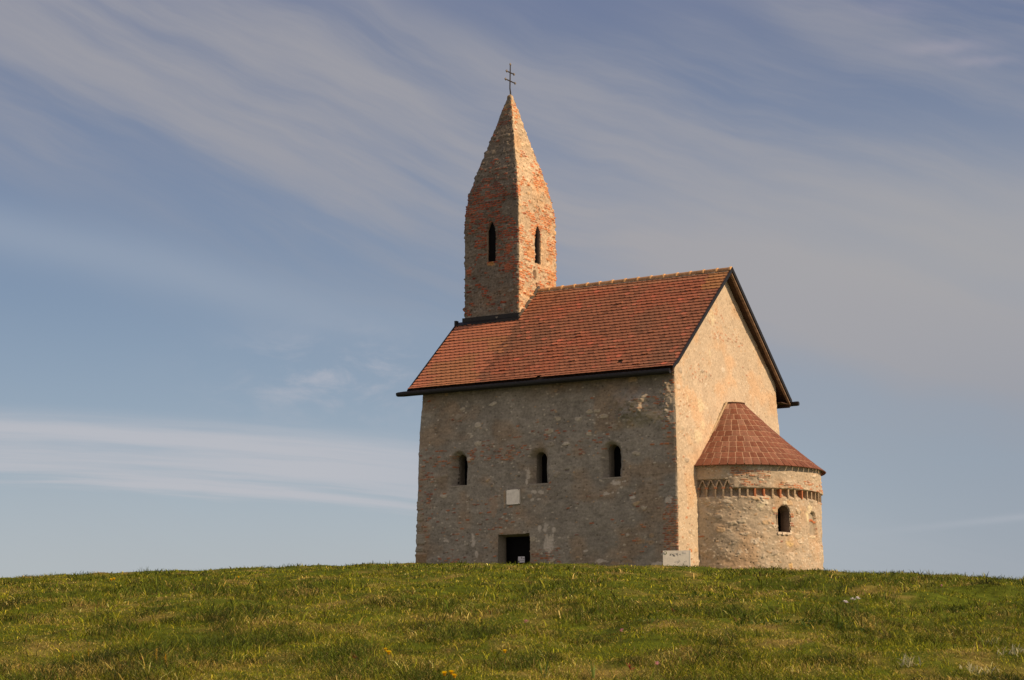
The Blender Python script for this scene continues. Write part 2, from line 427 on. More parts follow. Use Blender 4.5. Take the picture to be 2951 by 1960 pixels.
def opening(name, parent, O, T, N, wo, ho, wi, hi, D, kind, deep=0.35, dz=0.0, mat=None, pcol=PLAST, shift=0.0, extra=0.02, n0=-0.004, seed=1, child='backing'):
    """splayed reveal from the wall face to an inner frame, with a dark pane deep inside. N points inward"""
    O, T, N = map(lambda q: np.array(q, float), (O, T, N)); Z = np.array((0, 0, 1.0))
    o1 = outline(wo + 2 * extra, ho + extra, kind); o2 = outline(wi, hi, kind)
    n = len(o1); L = []
    steps = 8
    for i in range(steps + 1):
        t = i / steps
        L.append([(O + T * (p[0] * (1 - t) + (q[0] + shift) * t) + Z * (p[1] * (1 - t) + (q[1] + dz) * t) + N * (n0 + (D - n0) * t)) for p, q in zip(o1, o2)])
    for i in (1, 2, 3):
        L.append([(O + T * (q[0] + shift) + Z * (q[1] + dz) + N * (D + deep * i / 3)) for q in o2])
    # close the ring along the sill
    G = np.array([r_ + [r_[0]] for r_ in L])
    # densify sill side
    P = G
    fine = fbm(P[..., 0] * 9, P[..., 1] * 9, P[..., 2] * 9, 3, seed)
    P = P + np.where(np.arange(len(L))[:, None, None] > 0, 1, 0) * (fine * 0.008)[..., None]
    c = np.asarray(pcol) * (1 + 0.2 * fbm(P[..., 0] * 5, P[..., 1] * 5, P[..., 2] * 5, 3, seed + 4))[..., None]
    ob = grid(name, P, mat or M_WALL, c, None, parent, False)
    q = [(O + T * (p[0] + shift) + Z * (p[1] + dz) + N * (D + deep * 0.9)) for p in o2]
    q2 = [p + N * 0.03 for p in q]
    m = len(q)
    mk(child, np.array(q + q2), [tuple(range(m)), tuple(range(m, 2 * m))[::-1]] + [(i, (i + 1) % m, m + (i + 1) % m, m + i) for i in range(m)], M_DARK, ob)
    return ob

# ================================================================== CHURCH
church = empty('church', (5, 4.2, 0))
tag(church, 'small old stone church with red tiled roof and brick tower on the grassy hilltop', 'church')
CO = np.array([5, 4.2, 0.0])
class _P:  # children are authored in world space: shift them into the empty's space afterwards
    items = []
YR = 4.35
ZR = 11.18
ZE = 7.07
YE, YB = -0.295, 9.19
SN = (ZR - ZE) / (YR - YE)
SB = (ZR - ZE) / (YB - YR)
def roofz(y): return np.where(y < YR, ZE + (y - YE) * SN, ZR - (y - YR) * SB)

# ---- nave walls
WY = 8.45
def nave():
    fx = np.linspace(0, 1, 411); ey = np.linspace(0, 1, 339); nx = np.linspace(0, 1, 81); wy = np.linspace(0, 1, 81)
    side = np.concatenate([np.zeros(len(fx)), np.ones(len(ey) - 1), 2 * np.ones(len(nx) - 1), 3 * np.ones(len(wy) - 1)])
    sx = np.concatenate([fx, np.ones(len(ey) - 1), 1 - nx[1:], np.zeros(len(wy) - 1)])
    sy = np.concatenate([np.zeros(len(fx)), ey[1:], np.ones(len(nx) - 1), 1 - wy[1:]])
    y0 = sy * WY
    h = roofz(y0) - 0.16
    nz = 400
    t = np.linspace(0, 1, nz) ** 1.0
    Z = -0.6 + (h[:, None] + 0.6) * t[None, :]
    SX, SY = np.broadcast_to(sx[:, None], Z.shape), np.broadcast_to(sy[:, None], Z.shape)
    SD = np.broadcast_to(side[:, None], Z.shape)
    bl_ = np.interp(Z, [-0.6, 1, 2.5, 4.35, 5.6, 6.1, 6.4, 6.9], [.22, .19, .16, .135, .10, .05, .015, 0])
    br_ = np.interp(Z, [-0.6, .6, 4.35, 5.6, 6.9, 11.1], [.13, .10, .04, 0.0, -.03, -.14])
    bf_ = np.interp(Z, [-0.6, .6, 4, 7, 11], [.12, .10, .04, 0, 0])
    X = -bl_ + (10 + br_ + bl_) * SX
    Y = -bf_ + (WY + 0.05 + bf_) * SY
    X = X - np.where(SX > 0.5, 0.14 * sm(Y, 0.8, 5.0) * sm(Z, 4.5, 7.5), 0)
    P = np.stack([X, Y, Z], -1)
    # surface coordinates
    u = np.where(SD == 0, X, np.where(SD == 1, 20 + Y, np.where(SD == 2, 60 - X, 90 - Y)))
    bm = np.zeros_like(Z)
    front = SD == 0; east = SD == 1
    # brick remains on the front: around the windows, left edge and lower right corner
    for (cx, cz, rx, rz, st) in ((1.2, 4.6, 1.4, .35, .38), (3.1, 4.75, 1.5, .4, .4), (0.2, 3.4, .5, 1.6, .3), (5.4, 5.2, 1.4, .3, .3), (6.7, 4.7, .9, .35, .3), (9.93, 1.6, .42, 1.5, .95), (9.8, 5.6, .5, 1.6, .38), (9.2, 5.9, 1.0, .4, .3), (5.0, .9, .8, .5, .4), (1.2, .8, .8, .6, .3), (2.5, 2.5, 2.2, .8, .12)):
        r_ = np.sqrt(((X - cx) / rx) ** 2 + ((Z - cz) / rz) ** 2) + 0.3 * fbm(X * 2, Z * 2, 1, 2, 33)
        bm = np.maximum(bm, np.where(front, st * sm(-r_, -1.1, -.6), 0))
    for (cy, cz, ry, rz, st) in ((3.6, 9.4, .9, .5, .3), (4.4, 8.7, 1.6, .3, .3), (2.0, 7.2, 1.2, .4, .15), (1.0, 5.6, 1, 1.0, .07), (.6, 2.5, .6, 2.5, .05)):
        r_ = np.sqrt(((Y - cy) / ry) ** 2 + ((Z - cz) / rz) ** 2)
        bm = np.maximum(bm, np.where(east, st * sm(-r_, -1.1, -.6), 0))
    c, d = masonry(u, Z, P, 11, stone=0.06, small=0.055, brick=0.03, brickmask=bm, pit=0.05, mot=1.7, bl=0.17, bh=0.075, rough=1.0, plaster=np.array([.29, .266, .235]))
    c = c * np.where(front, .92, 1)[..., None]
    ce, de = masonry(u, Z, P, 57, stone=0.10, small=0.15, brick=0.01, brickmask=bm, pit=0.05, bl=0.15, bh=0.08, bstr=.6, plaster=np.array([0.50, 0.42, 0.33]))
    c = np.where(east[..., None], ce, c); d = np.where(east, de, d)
    def fb(cx, cz, rx, rz, colr, amt=.85, dd=0.0, seed=0):
        nonlocal c, d
        c2, d2 = blot(c, d, X, Z, cx, cz, rx, rz, colr, amt, dd, seed)
        c = np.where(front[..., None], c2, c); d = np.where(front, d2, d)
    pale = (0.56, 0.51, 0.46)
    fb(5.22, 1.5, .20, .32, pale, .85, .004, 1); fb(5.08, 2.05, .10, .15, pale, .7, 0, 2)
    for (a, b, ra, rb, s_) in ((4.62, 3.26, .12, .06, 3), (4.9, 3.25, .10, .06, 4), (4.55, 3.02, .07, .05, 5), (4.78, 3.02, .09, .045, 6), (4.37, 3.9, .06, .16, 7), (4.33, 3.6, .05, .08, 8),
                              (7.78, 3.42, .17, .07, 9), (8.08, 3.45, .1, .04, 10), (7.98, 3.27, .06, .05, 11), (7.42, 3.08, .1, .06, 12), (7.65, 3.09, .05, .04, 13), (7.85, 3.08, .06, .045, 14),
                              (9.72, 2.75, .16, .14, 15), (4.85, 2.0, .07, .12, 16), (5.4, 1.95, .06, .1, 17), (8.4, 2.9, .1, .05, 18), (2.2, 1.75, .08, .22, 19), (1.15, 1.75, .14, .07, 20), (2.35, 1.25, .06, .1, 21), (9.25, .62, .22, .15, 22), (7.2, .85, .2, .07, 23), (6.6, 1.2, .1, .04, 24)):
        fb(a, b, ra, rb, pale, .8, .006, s_)
    # ochre and brown stones
    for (a, b, ra, rb, s_) in ((8.7, 1.45, .22, .10, 31), (9.05, 1.4, .16, .07, 32), (9.1, 1.6, .14, .07, 33), (8.2, .8, .2, .06, 34), (7.7, .75, .25, .06, 35), (3.45, 3.1, .05, .3, 36), (4.45, 3.15, .08, .08, 37)):
        fb(a, b, ra, rb, (0.36, 0.26, 0.17), .7, .006, s_)
    # flaking patch under the eave, right end: raking sunlight painted into its colour
    for (a, b, ra, rb, s_) in ((8.75, 5.95, .36, .20, 41), (9.3, 5.6, .3, .2, 44), (9.75, 6.2, .10, .5, 45)):
        fb(a, b, ra, rb, (0.47, 0.39, 0.30), .55, .035, s_)
    fb(8.3, 5.95, .25, .10, (0.22, .19, .16), .5, -.02, 46); fb(3.0, 2.9, .25, .4, (0.40, 0.28, 0.20), .45, 0, 47)
    fb(4.0, 3.85, .05, .05, (0.1, 0.09, 0.08), .8, -.04, 48); fb(5.9, 3.95, .12, .05, (0.13, 0.11, 0.10), .7, -.03, 49)
    # the wall bellies out near the east corner, where it catches the raking sun
    dn = 8.75 + .25 * fbm(X * 1.2, 0, Z * 1.2, 3, 73)
    bel = sm(X, 7.4, 8.3) * (1 - sm(X, dn - .15, dn + .75)) * sm(Z, 5.2, 5.75) * sm(-Z, -6.65, -6.1)
    bel2 = sm(X, 9.2, 9.6) * (1 - sm(X, 9.6, 10.0)) * sm(Z, 4.9, 5.6) * sm(-Z, -6.9, -6.4)
    d = d + np.where(front, .24 * bel * (1 + .6 * fbm(X * 4, 0, Z * 4, 3, 74)) + .08 * bel2 * (1 + 1.2 * fbm(X * 7, 0, Z * 7, 3, 75)) + (bel + bel2) * .035 * fbm(X * 16, 0, Z * 16, 2, 76), 0)
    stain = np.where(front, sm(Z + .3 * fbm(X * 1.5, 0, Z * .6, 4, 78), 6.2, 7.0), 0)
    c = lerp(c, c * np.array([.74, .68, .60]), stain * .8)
    # long trowel rows under the eave
    d = d + np.where(front, 0.006 * fbm(X * 1.3, 0, Z * 9, 3, 71), 0)
    # quoins at the far left corner
    for i, (z0, z1, wq, cc) in enumerate(((.45, .98, .30, (.37, .33, .28)), (1.0, 1.36, .52, (.34, .24, .15)), (1.40, 1.62, .36, (.36, .33, .28)), (1.66, 2.05, .44, (.39, .36, .31)), (2.10, 2.42, .30, (.33, .29, .25)), (2.47, 2.8, .33, (.38, .33, .27)), (2.85, 3.2, .28, (.36, .31, .26)))):
        e = np.minimum(np.minimum(Z - z0, z1 - Z), wq - .19 - X)
        mq = np.where(front, sm(e, 0.0, 0.05), 0); jt = np.where(front & (X < wq - .19), sm(0.02 - np.abs(e), 0, .02), 0)
        c = lerp(c, np.array(cc) * .8 * (1 + .12 * fbm(X * 8, 0, Z * 8, 3, 5 + i))[..., None], mq * .9); d = d + .02 * mq - .02 * jt
    # corner in brick, lower right: courses visible on the shaded side
    # cream patches on the gable
    def eb(cy, cz, ry, rz, colr, amt=.85, dd=0.0, seed=0):
        nonlocal c, d
        c2, d2 = blot(c, d, Y, Z, cy, cz, ry, rz, colr, amt, dd, seed)
        c = np.where(east[..., None], c2, c); d = np.where(east, d2, d)
    for (a, b, ra, rb, s_) in ((2.9, 8.0, .07, .14, 61), (5.3, 6.25, .16, .16, 62), (1.9, 6.05, .28, .24, 63), (.9, 6.2, .05, .18, 64), (3.2, 9.3, .3, .25, 65), (1.6, 5.0, .35, .25, 66), (2.0, 5.4, .2, .15, 67)):
        eb(a, b, ra, rb, (0.62, 0.55, 0.40), .7, .008, s_)
    eb(.55, 2.2, .1, .05, (.45, .2, .1), .8, 0, 68); eb(.75, 1.15, .12, .06, (.42, .17, .08), .9, 0, 69); eb(.42, 5.9, .06, .1, (.6, .5, .4), .8, .02, 70)
    # wavy outer edges of the walls
    cornerd = 1.0
    nrm = np.zeros_like(P)
    nrm[..., 1] = np.where(front, -1, np.where(SD == 2, 1, 0)); nrm[..., 0] = np.where(east, 1, np.where(SD == 3, -1, 0))
    i0, i1_, i2, i3 = 0, len(fx) - 1, len(fx) + len(ey) - 2, len(fx) + len(ey) + len(nx) - 3
    for i, nn in ((0, (-1, -1)), (i1_, (1, -1)), (i2, (1, 1)), (i3, (-1, 1)), (len(side) - 1, (-1, -1))):
        nrm[i, :, 0], nrm[i, :, 1] = nn
    # rounded, bruised arrises: pull vertices close to a corner inwards
    ec = np.minimum.reduce([np.where(front, np.minimum(SX, 1 - SX) * 10, 9), np.where(east, np.minimum(SY, 1 - SY) * WY, 9)])
    rag = (0.035 + 0.03 * fbm(X * 6, Y * 6, Z * 6, 3, 99))
    for (cx, z0, w_, h_, kind) in OPEN_F[:3]:
        q_ = np.sqrt(((X - cx) / (w_ / 2 + .02)) ** 2 + (np.maximum(0, Z - z0 - h_ + w_ / 2) / (w_ / 2 + .02)) ** 2)
        wi_, D_ = {1.57: (.34, .36), 4.79: (.40, .24), 7.61: (.42, .24)}[cx]
        q_ = np.sqrt(((X - cx) / (w_ / 2)) ** 2 + (np.maximum(0, Z - z0 - h_ + w_ / 2) / (w_ / 2)) ** 2) + .10 * fbm(X * 4, 1, Z * 4, 2, 67)
        t_s = np.clip((1 - q_) * (w_ / 2) / ((w_ - wi_) / 2), -.35, 1)
        spl = np.where(t_s > 0, .12 + .88 * t_s, .12 * sm(t_s, -.35, 0)) * sm(Z, z0 - .02, z0 + .02) * (Z < z0 + h_ + .3)
        d = np.where(front, d * (1 - .5 * sm(t_s, 0, .5)) - D_ * spl, d)
    P = P + nrm * d[..., None] - nrm * (rag * sm(0.09 - ec, 0, 0.09))[..., None]
    # seam: last column equals first
    P[-1] = P[0]; c[-1] = c[0]
    # holes for windows, door and plaque
    keep = np.ones((P.shape[0] - 1, P.shape[1] - 1), bool)
    xc = (X[:-1, :-1] + X[1:, 1:]) / 2; zc = (Z[:-1, :-1] + Z[1:, 1:]) / 2
    for (cx, z0, w_, h_, kind) in OPEN_F:
        jx = (.028 * fbm(xc * 5, 0, zc * 5, 3, 66) if kind == 'round' else .012 * fbm(xc * 5, 0, zc * 5, 3, 66)); ax_ = (xc - cx) * (1 + 3 * jx)
        if kind == 'round': w_ = {1.57: .34, 4.79: .40, 7.61: .42}[cx] + .02; h_ = h_ - .09; jx = jx * .5
        hole = (SD[:-1, :-1] == 0) & (zc > z0 + jx) & (zc - z0 < arch_top(ax_, w_, h_, kind) + jx * 2) & (np.abs(ax_) < w_ / 2)
        keep &= ~hole
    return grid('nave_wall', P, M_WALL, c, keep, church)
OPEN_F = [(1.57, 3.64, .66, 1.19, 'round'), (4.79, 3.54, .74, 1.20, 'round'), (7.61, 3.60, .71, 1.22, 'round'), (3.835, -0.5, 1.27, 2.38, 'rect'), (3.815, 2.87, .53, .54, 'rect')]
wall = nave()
wcol = np.array([0.24, 0.215, 0.185])
for i, (cx, z0, wo, ho, kind) in enumerate(OPEN_F[:3]):
    wi = (.34, .40, .42)[i]; D = (.36, .24, .24)[i]
    wob_ = opening('window', church, (cx, 0.0 - 0.02, z0), (1, 0, 0), (0, 1, 0), wi, ho - .09, wi, ho - .09, D + .08, 'round', deep=.25, dz=.0, seed=20 + i, pcol=wcol * .85, extra=.03, n0=D - .05)  # reveals darker than the wall: recess shade put into their colour
    s_ = MB(); s_.box((cx - wo / 2 + .02, -.06, z0 - .04), (cx + wo / 2 + .02, .10, z0 + .012), (0.30, 0.27, 0.24)); s_.build('sill', M_WALL, wob_)
    wob_['label'] = ('window nearest the far corner', 'middle window above the plaque', 'window nearest the sunlit gable')[i]
door = opening('door', church, (3.835, -.05, -0.5), (1, 0, 0), (0, 1, 0), 1.27, 2.38, 1.20, 2.32, .34, 'rect', deep=.12, dz=0, seed=40, pcol=wcol, child='door_leaf')
nb = MB(); nb.box((3.765, .30, .93), (4.025, .312, 1.135)); notice = nb.build('notice', M_PAPER, door)
q = MB(); q.box((3.775, .293, .945), (3.825, .298, .995)); q.box((3.90, .293, 1.06), (3.925, .298, 1.12)); q.box((3.95, .293, 1.05), (4.015, .298, 1.065)); q.box((3.85, .293, .99), (3.99, .298, .998))
q = q.build('notice_print', M_INK, door)
pb = MB(); pb.box((3.56, -.125, 2.885), (4.07, .10, 3.395)); plaque = pb.build('plaque', M_STONE, church)
for (a, b) in ((3.575, 2.895), (4.04, 2.895), (3.575, 3.37), (4.04, 3.37)):
    pb = MB(); pb.box((a, -.14, b), (a + .014, -.126, b + .014)); pb.build('plaque_pin', M_IRON, plaque)

# ---- tiled roof
def slope_tiles(mb_v, mb_f, mb_c, near=True):
    ye = YE if near else YB
    sgn = 1 if near else -1
    dyv, dzv = (YR - ye), (ZR - ZE)
    Ls = math.hypot(dyv, dzv); uy, uz = dyv / Ls, dzv / Ls           # up-slope unit (y,z)
    ny, nz_ = (-uz, uy) if near else (uz, abs(uy))
    rows = 31; ex = (Ls - 0.06) / rows; tw_ = 0.20
    r2 = np.random.default_rng(3 if near else 4)
    prof = [(-.5, .26), (-.46, .12), (-.34, .03), (-.15, -.01), (0, -.02), (.15, -.01), (.34, .03), (.46, .12), (.5, .26)]
    for r_ in range(rows):
        s0 = r_ * ex
        off = 0.5 * (r_ % 2) + .06 * math.sin(r_ * 1.7)
        n = int((10.07 + .366) / tw_) + 2
        for i in range(-1, n):
            xc = -.366 + (i + off + .5) * tw_
            x0, x1 = xc - tw_ / 2 + .0006, xc + tw_ / 2 - .0006
            x0, x1 = max(x0, -.366), min(x1, 10.07)
            if x1 - x0 < .03: continue
            # the tower stands in the ridge at the west end
            top = s0 + ex * 1.25
            ymid = ye + uy * (s0 + ex * .6)
            if xc < 2.23 and (ymid > 2.98 - .05 if near else ymid < 5.72 + .05): continue
            if r2.random() < .0012: continue
            lift = .040 + r2.uniform(-.003, .004) + (.02 if r2.random() < .02 else 0)
            skew = 0.0; sj = r2.uniform(-.005, .005)
            pts = []
            for (a, b) in prof:
                px = min(max(xc + a * (tw_ - .001), x0), x1)
                pts.append((px + skew, s0 + b * ex + sj, lift))
            pts.append((x1, top, .004)); pts.append((x0, top, .004))
            base_ = len(mb_v)
            # sprocket: the eave kicks outwards
            for th in (0, -.018):
                for (px, s_, l_) in pts:
                    kick = .10 * max(0, 1 - s_ / .55) ** 2
                    yy = ye + uy * s_ + ny * (l_ + th + kick); zz = ZE - .02 + uz * s_ + nz_ * (l_ + th + kick)
                    mb_v.append((px, yy, zz))
            m = len(pts)
            f = tuple(range(base_, base_ + m)); mb_f.append(f if near else f[::-1])
            for j in range(9 - 1 + 1):
                a, b = base_ + j, base_ + (j + 1) % m
                mb_f.append((a, a + m, b + m, b))
            # colour
            hb = r2.random()
            patch = float(fbm(np.array(xc * .8), np.array(s0 * .9), np.array(1.0), 3, 5))
            c = np.array([0.275, 0.112, 0.064])
            c = c * (0.92 + 0.16 * r2.random())
            pt2 = float(fbm(np.array(xc * .5), np.array(s0 * .35), np.array(4.0), 3, 15)); c = lerp(c, np.array([.20, .10, .062]), float(sm(pt2, -.05, .3)) * .7)
            if hb < .06: c = np.array([0.36, 0.125, 0.075]) * (.85 + .3 * r2.random())
            elif hb < .16: c = c * .84 * (.85 + .3 * r2.random())
            if patch > .2: c = c * np.array([1.12, .97, .95])
            if near and xc < 2.35 + r2.normal(0, .12):
                c = lerp(c, np.array([0.42, 0.16, 0.09]), .75)
                if xc > -.1 and patch < .1 and s0 < 3.0: c = lerp(c, np.array([0.30, 0.16, 0.07]), .45)
            if near and r_ >= rows - 2: c = lerp(c, np.array([0.34, 0.16, 0.09]), .6)
            if near and xc > 9.3 and s0 > 4.9: c = lerp(c, np.array([0.40, 0.21, 0.08]), .6)
            mb_c.extend([tuple(c)] * (2 * m))
tv, tf, tcl = [], [], []
slope_tiles(tv, tf, tcl, True); slope_tiles(tv, tf, tcl, False)
roof = mk('roof', np.array(tv), tf, M_TILE, church, np.array(tcl))

def slab(y0, y1, x0, x1, off0, off1, fz=roofz):
    """plate following a slope from y0 to y1, vertical offsets off0..off1 under the tile plane"""
    return [(x0, y0, float(fz(y0)) + off0), (x1, y0, float(fz(y0)) + off0), (x1, y1, float(fz(y1)) + off0), (x0, y1, float(fz(y1)) + off0),
            (x0, y0, float(fz(y0)) + off1), (x1, y0, float(fz(y0)) + off1), (x1, y1, float(fz(y1)) + off1), (x0, y1, float(fz(y1)) + off1)]
zn = lambda y: ZE + (y - YE) * SN
zb = lambda y: ZR - (y - YR) * SB
dk = MB()
dk.hexa(slab(YE + .04, 2.95, -.34, 10.04, -.13, -.035, zn)); dk.hexa(slab(2.95, YR, 2.2, 10.04, -.13, -.035, zn))
dk.hexa(slab(5.75, YB - .04, -.34, 10.04, -.13, -.035, zb)); dk.hexa(slab(YR, 5.75, 2.2, 10.04, -.13, -.035, zb))
dk.build('roof_boarding', M_WOOD, roof)
# verge boards
def verge(name, x0, x1, ya, yb, o0, o1, fz, mat):
    v_ = MB(); v_.hexa(slab(ya, yb, x0, x1, o0, o1, fz)); return v_.build(name, mat, roof)
verge('verge_trim', 10.072, 10.10, YE + .35, YR, -.10, .05, zn, M_METAL)
kk = MB(); kk.hexa([(10.072, YE - .05, ZE - .02), (10.10, YE - .05, ZE - .02), (10.10, YE + .35, zn(YE + .35) - .10), (10.072, YE + .35, zn(YE + .35) - .10), (10.072, YE - .05, ZE + .08), (10.10, YE - .05, ZE + .08), (10.10, YE + .35, zn(YE + .35) + .05), (10.072, YE + .35, zn(YE + .35) + .05)])
kk.build('verge_kick', M_METAL, roof)
verge('verge_board', 9.98, 10.068, YR, YB, -.20, -.135, zb, M_WOOD2)
verge('verge_trim', 10.072, 10.105, YR, YB + .03, -.11, .055, zb, M_METAL)
verge('verge_trim', -.41, -.37, YE - .03, 2.95, -.12, .06, zn, M_METAL)
verge('verge_trim', -.41, -.37, 5.75, YB + .03, -.12, .06, zb, M_METAL)
# rafters seen under the back eave
# gutters
def gutter(x0, x1, y, z, r_=.095):
    nn = 10; v_ = []; f = []
    for (rr) in (r_, r_ - .02):
        for xi in (x0, x1):
            for j in range(nn + 1):
                a = pi + pi * j / nn
                v_.append((xi, y + rr * cos(a), z + rr * sin(a)))
    m = nn + 1
    for j in range(nn):
        f.append((j, j + 1, m + j + 1, m + j)); f.append((2 * m + j, 3 * m + j, 3 * m + j + 1, 2 * m + j + 1))
        f.append((j, 2 * m + j, 2 * m + j + 1, j + 1)); f.append((m + j, m + j + 1, 3 * m + j + 1, 3 * m + j))
    for j in (0, nn): f.append((j, m + j, 3 * m + j, 2 * m + j))
    g_ = MB(); g_.tube([(x0, y, z - .01), (x0 + .05, y, z), (x0 + .3, y, z), (x1 - .05, y, z), (x1, y, z)], [r_ * .6, r_ * .85, r_, r_, r_ * .9], 12); g_.box((x0 + .02, y - r_ * .9, z), (x1 - .02, y + r_ * .9, z + r_ * .55))
    return g_.build('gutter', M_METAL, roof)
gutter(-.82, 9.99, YE - .06, ZE - .10)
gutter(-.5, 10.36, YB + .03, ZE - .10, .085)
fb_ = MB(); fb_.box((.02, YE + .02, ZE - .17), (9.97, YE + .06, ZE - .06)); fb_.box((.02, YE + .06, ZE - .10), (9.97, -.0, ZE - .06)); fb_.build('fascia', M_WOOD, roof)
fb_ = MB(); fb_.box((-.34, YB - .06, ZE - .24), (10.03, YB - .02, ZE - .06)); fb_.box((-.3, 8.5, ZE - .13), (10.0, YB - .06, ZE - .10)); fb_.build('fascia', M_WOOD, roof)
# ridge tiles
nr = 15; r3 = np.random.default_rng(5)
for i in range(nr):
    xa = 2.24 + (10.04 - 2.24) * i / nr; xb_ = 2.24 + (10.04 - 2.24) * (i + 1) / nr + .03
    v_ = []; f = []; nn = 10; cc = []
    tint_ = np.array([0.40, 0.23, 0.12]) * (.8 + .4 * r3.random())
    for (xi, rr) in ((xa, .100), (xb_ - .07, .108), (xb_ - .06, .125), (xb_, .126)):
        for j in range(nn + 1):
            a = -.25 + (pi + .5) * j / nn
            v_.append((xi, YR + rr * 1.15 * cos(a), ZR - .045 + (rr) * sin(a) + r3.uniform(-.003, .003))); cc.append(tuple(tint_ if rr < .11 else np.array([.62, .38, .18])))
    m = nn + 1
    for s_ in range(3):
        for j in range(nn): f.append((s_ * m + j, (s_ + 1) * m + j, (s_ + 1) * m + j + 1, s_ * m + j + 1))
    f.append(tuple(range(m))); f.append(tuple(range(3 * m, 4 * m))[::-1])
    mk('ridge_tile', np.array(v_), f, M_TILE, roof, np.array(cc))
mo = MB()
for i in range(60):
    x_ = 2.3 + 7.7 * i / 60; mo.box((x_, YR - .16 - r3.uniform(0, .015), ZR - .16), (x_ + .12, YR - .10, ZR - .085 + r3.uniform(-.015, .015)), np.array((.36, .27, .20)) * r3.uniform(.6, 1.2))
mo.build('ridge_mortar', M_WALL, roof)

# ---- tower
TX0, TX1, TY0, TY1 = -.112, 2.223, 2.98, 5.72
TCX, TCY, HX, HY = (TX0 + TX1) / 2, (TY0 + TY1) / 2, (TX1 - TX0) / 2, (TY1 - TY0) / 2
KZ = [9.0, 13.5, 13.82, 14.2, 14.45, 14.75, 15.0, 15.2, 15.45, 15.68, 15.87, 16.2, 16.38, 16.87, 17.39, 18.1, 18.26, 18.6, 18.72]
KV = [1, 1, .99, .968, .945, .908, .868, .83, .785, .735, .69, .61, .57, .462, .342, .20, .165, .088, .07]
OT = [('f', TCX + .01, 12.13, .36, 1.48), ('r', TCY - .02, 12.18, .40, 1.40)]
def tower(z0, z1, nz, seed):
    nf, ne = 88, 104
    t1 = np.linspace(-1, 1, nf); t2 = np.linspace(-1, 1, ne)
    sx = np.concatenate([t1, np.ones(ne - 1), -t1[1:], -np.ones(ne - 1)])
    sy = np.concatenate([-np.ones(nf), t2[1:], np.ones(nf - 1), -t2[1:]])
    sd_ = np.concatenate([np.zeros(nf), np.ones(ne - 1), 2 * np.ones(nf - 1), 3 * np.ones(ne - 1)])
    z = np.linspace(z0, z1, nz)
    kz = np.interp(z, KZ, KV)
    # stepped courses on the spire
    crs = np.floor(z / .085); hc = _h(crs, crs * 0, crs * 0, 8)
    taper = sm(z, 14.0, 15.0)
    kz = kz * (1 + taper * 0.014 * (hc - .5) * np.clip(1 / np.maximum(kz, .25), 1, 3))
    SXX = sx[:, None] * np.ones(nz); SYY = sy[:, None] * np.ones(nz); SD = sd_[:, None] * np.ones(nz)
    X = TCX + SXX * HX * kz; Y = TCY + SYY * HY * kz; Z = np.ones(len(sx))[:, None] * z
    P = np.stack([X, Y, Z], -1)
    front = (SD == 0) | (SD == 2)
    u = np.where(SD == 0, X, np.where(SD == 1, 10 + Y, np.where(SD == 2, 30 + X, 50 + Y)))
    dens = .20 + .55 * sm(Z, 12.4, 13.6) * (1 - sm(Z, 14.9, 15.5)) + .14 * (SD == 1) + .25 * (SD != 1) * sm(X, 1.2, 1.8) * sm(-Z, -14, -13) * sm(Z, 11, 11.6)
    dens = np.clip(dens * 2.1 * sm(fbm(X * 1.7, Y * 1.7, Z * 1.7, 4, 64, .6), -.12, .10) - .02, 0.03, .92)
    c, d = masonry(u, Z, P, seed, stone=.30, small=.10, brick=0, brickmask=dens, rough=1.75, bl=.25, bh=.085, pit=.12, scalebig=.8, mot=1.5, bstr=1.0)
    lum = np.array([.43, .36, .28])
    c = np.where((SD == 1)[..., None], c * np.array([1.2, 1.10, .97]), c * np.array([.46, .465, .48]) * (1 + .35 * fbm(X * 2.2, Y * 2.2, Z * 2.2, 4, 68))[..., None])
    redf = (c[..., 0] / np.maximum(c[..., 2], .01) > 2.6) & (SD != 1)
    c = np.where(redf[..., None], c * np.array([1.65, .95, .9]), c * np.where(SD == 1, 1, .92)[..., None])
    # dark weathering and lichen on the shaded side, stronger on the spire
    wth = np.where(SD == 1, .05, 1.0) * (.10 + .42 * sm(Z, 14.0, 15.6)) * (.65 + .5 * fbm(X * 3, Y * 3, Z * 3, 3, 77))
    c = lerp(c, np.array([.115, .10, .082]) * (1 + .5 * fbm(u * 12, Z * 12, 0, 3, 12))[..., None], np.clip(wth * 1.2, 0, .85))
    # ochre lichen at the very top and under the front window
    c = lerp(c, np.array([.40, .25, .09]), sm(Z, 17.6, 18.6) * .45 * sm(fbm(X * 7, Y * 7, Z * 7, 2, 15), -.3, .3))
    c, d = blot(c, d, np.where(SD == 0, X, 99), Z, TCX, 12.05, .17, .08, (.38, .2, .07), .8, 0, 3)
    for (a, b, ra, rb, s_) in ((TCX + .75, 12.55, .18, .16, 5), (TCX + .7, 11.9, .22, .14, 6), (TCX - .95, 11.85, .14, .14, 7)):
        c, d = blot(c, d, np.where(SD == 0, X, 99), Z, a, b, ra, rb, (.40, .13, .07), .8, .01, s_)
    for (a, b, ra, rb, s_) in ((TCY - .2, 11.75, .12, .18, 8), (TCY - .1, 11.35, .06, .12, 9), (TCY + .2, 14.2, .06, .14, 10), (TCY + .15, 14.55, .05, .12, 11)):
        c, d = blot(c, d, np.where(SD == 1, Y, 99), Z, a, b, ra, rb, (.12, .07, .05), .8, -.06, s_)
    for (a, b, ra, rb, s_) in ((TCY - .55, 12.5, .25, .25, 12), (TCY + .95, 11.85, .25, .22, 13), (TCY - .3, 10.9, .35, .2, 14), (TCY + .95, 12.5, .2, .2, 15)):
        c, d = blot(c, d, np.where(SD == 1, Y, 99), Z, a, b, ra, rb, (.50, .25, .11), .65, .01, s_)
    # deeper joint relief and leaning bricks
    rowr = _h(np.floor(Z / .085), SD, SD * 0, 3)
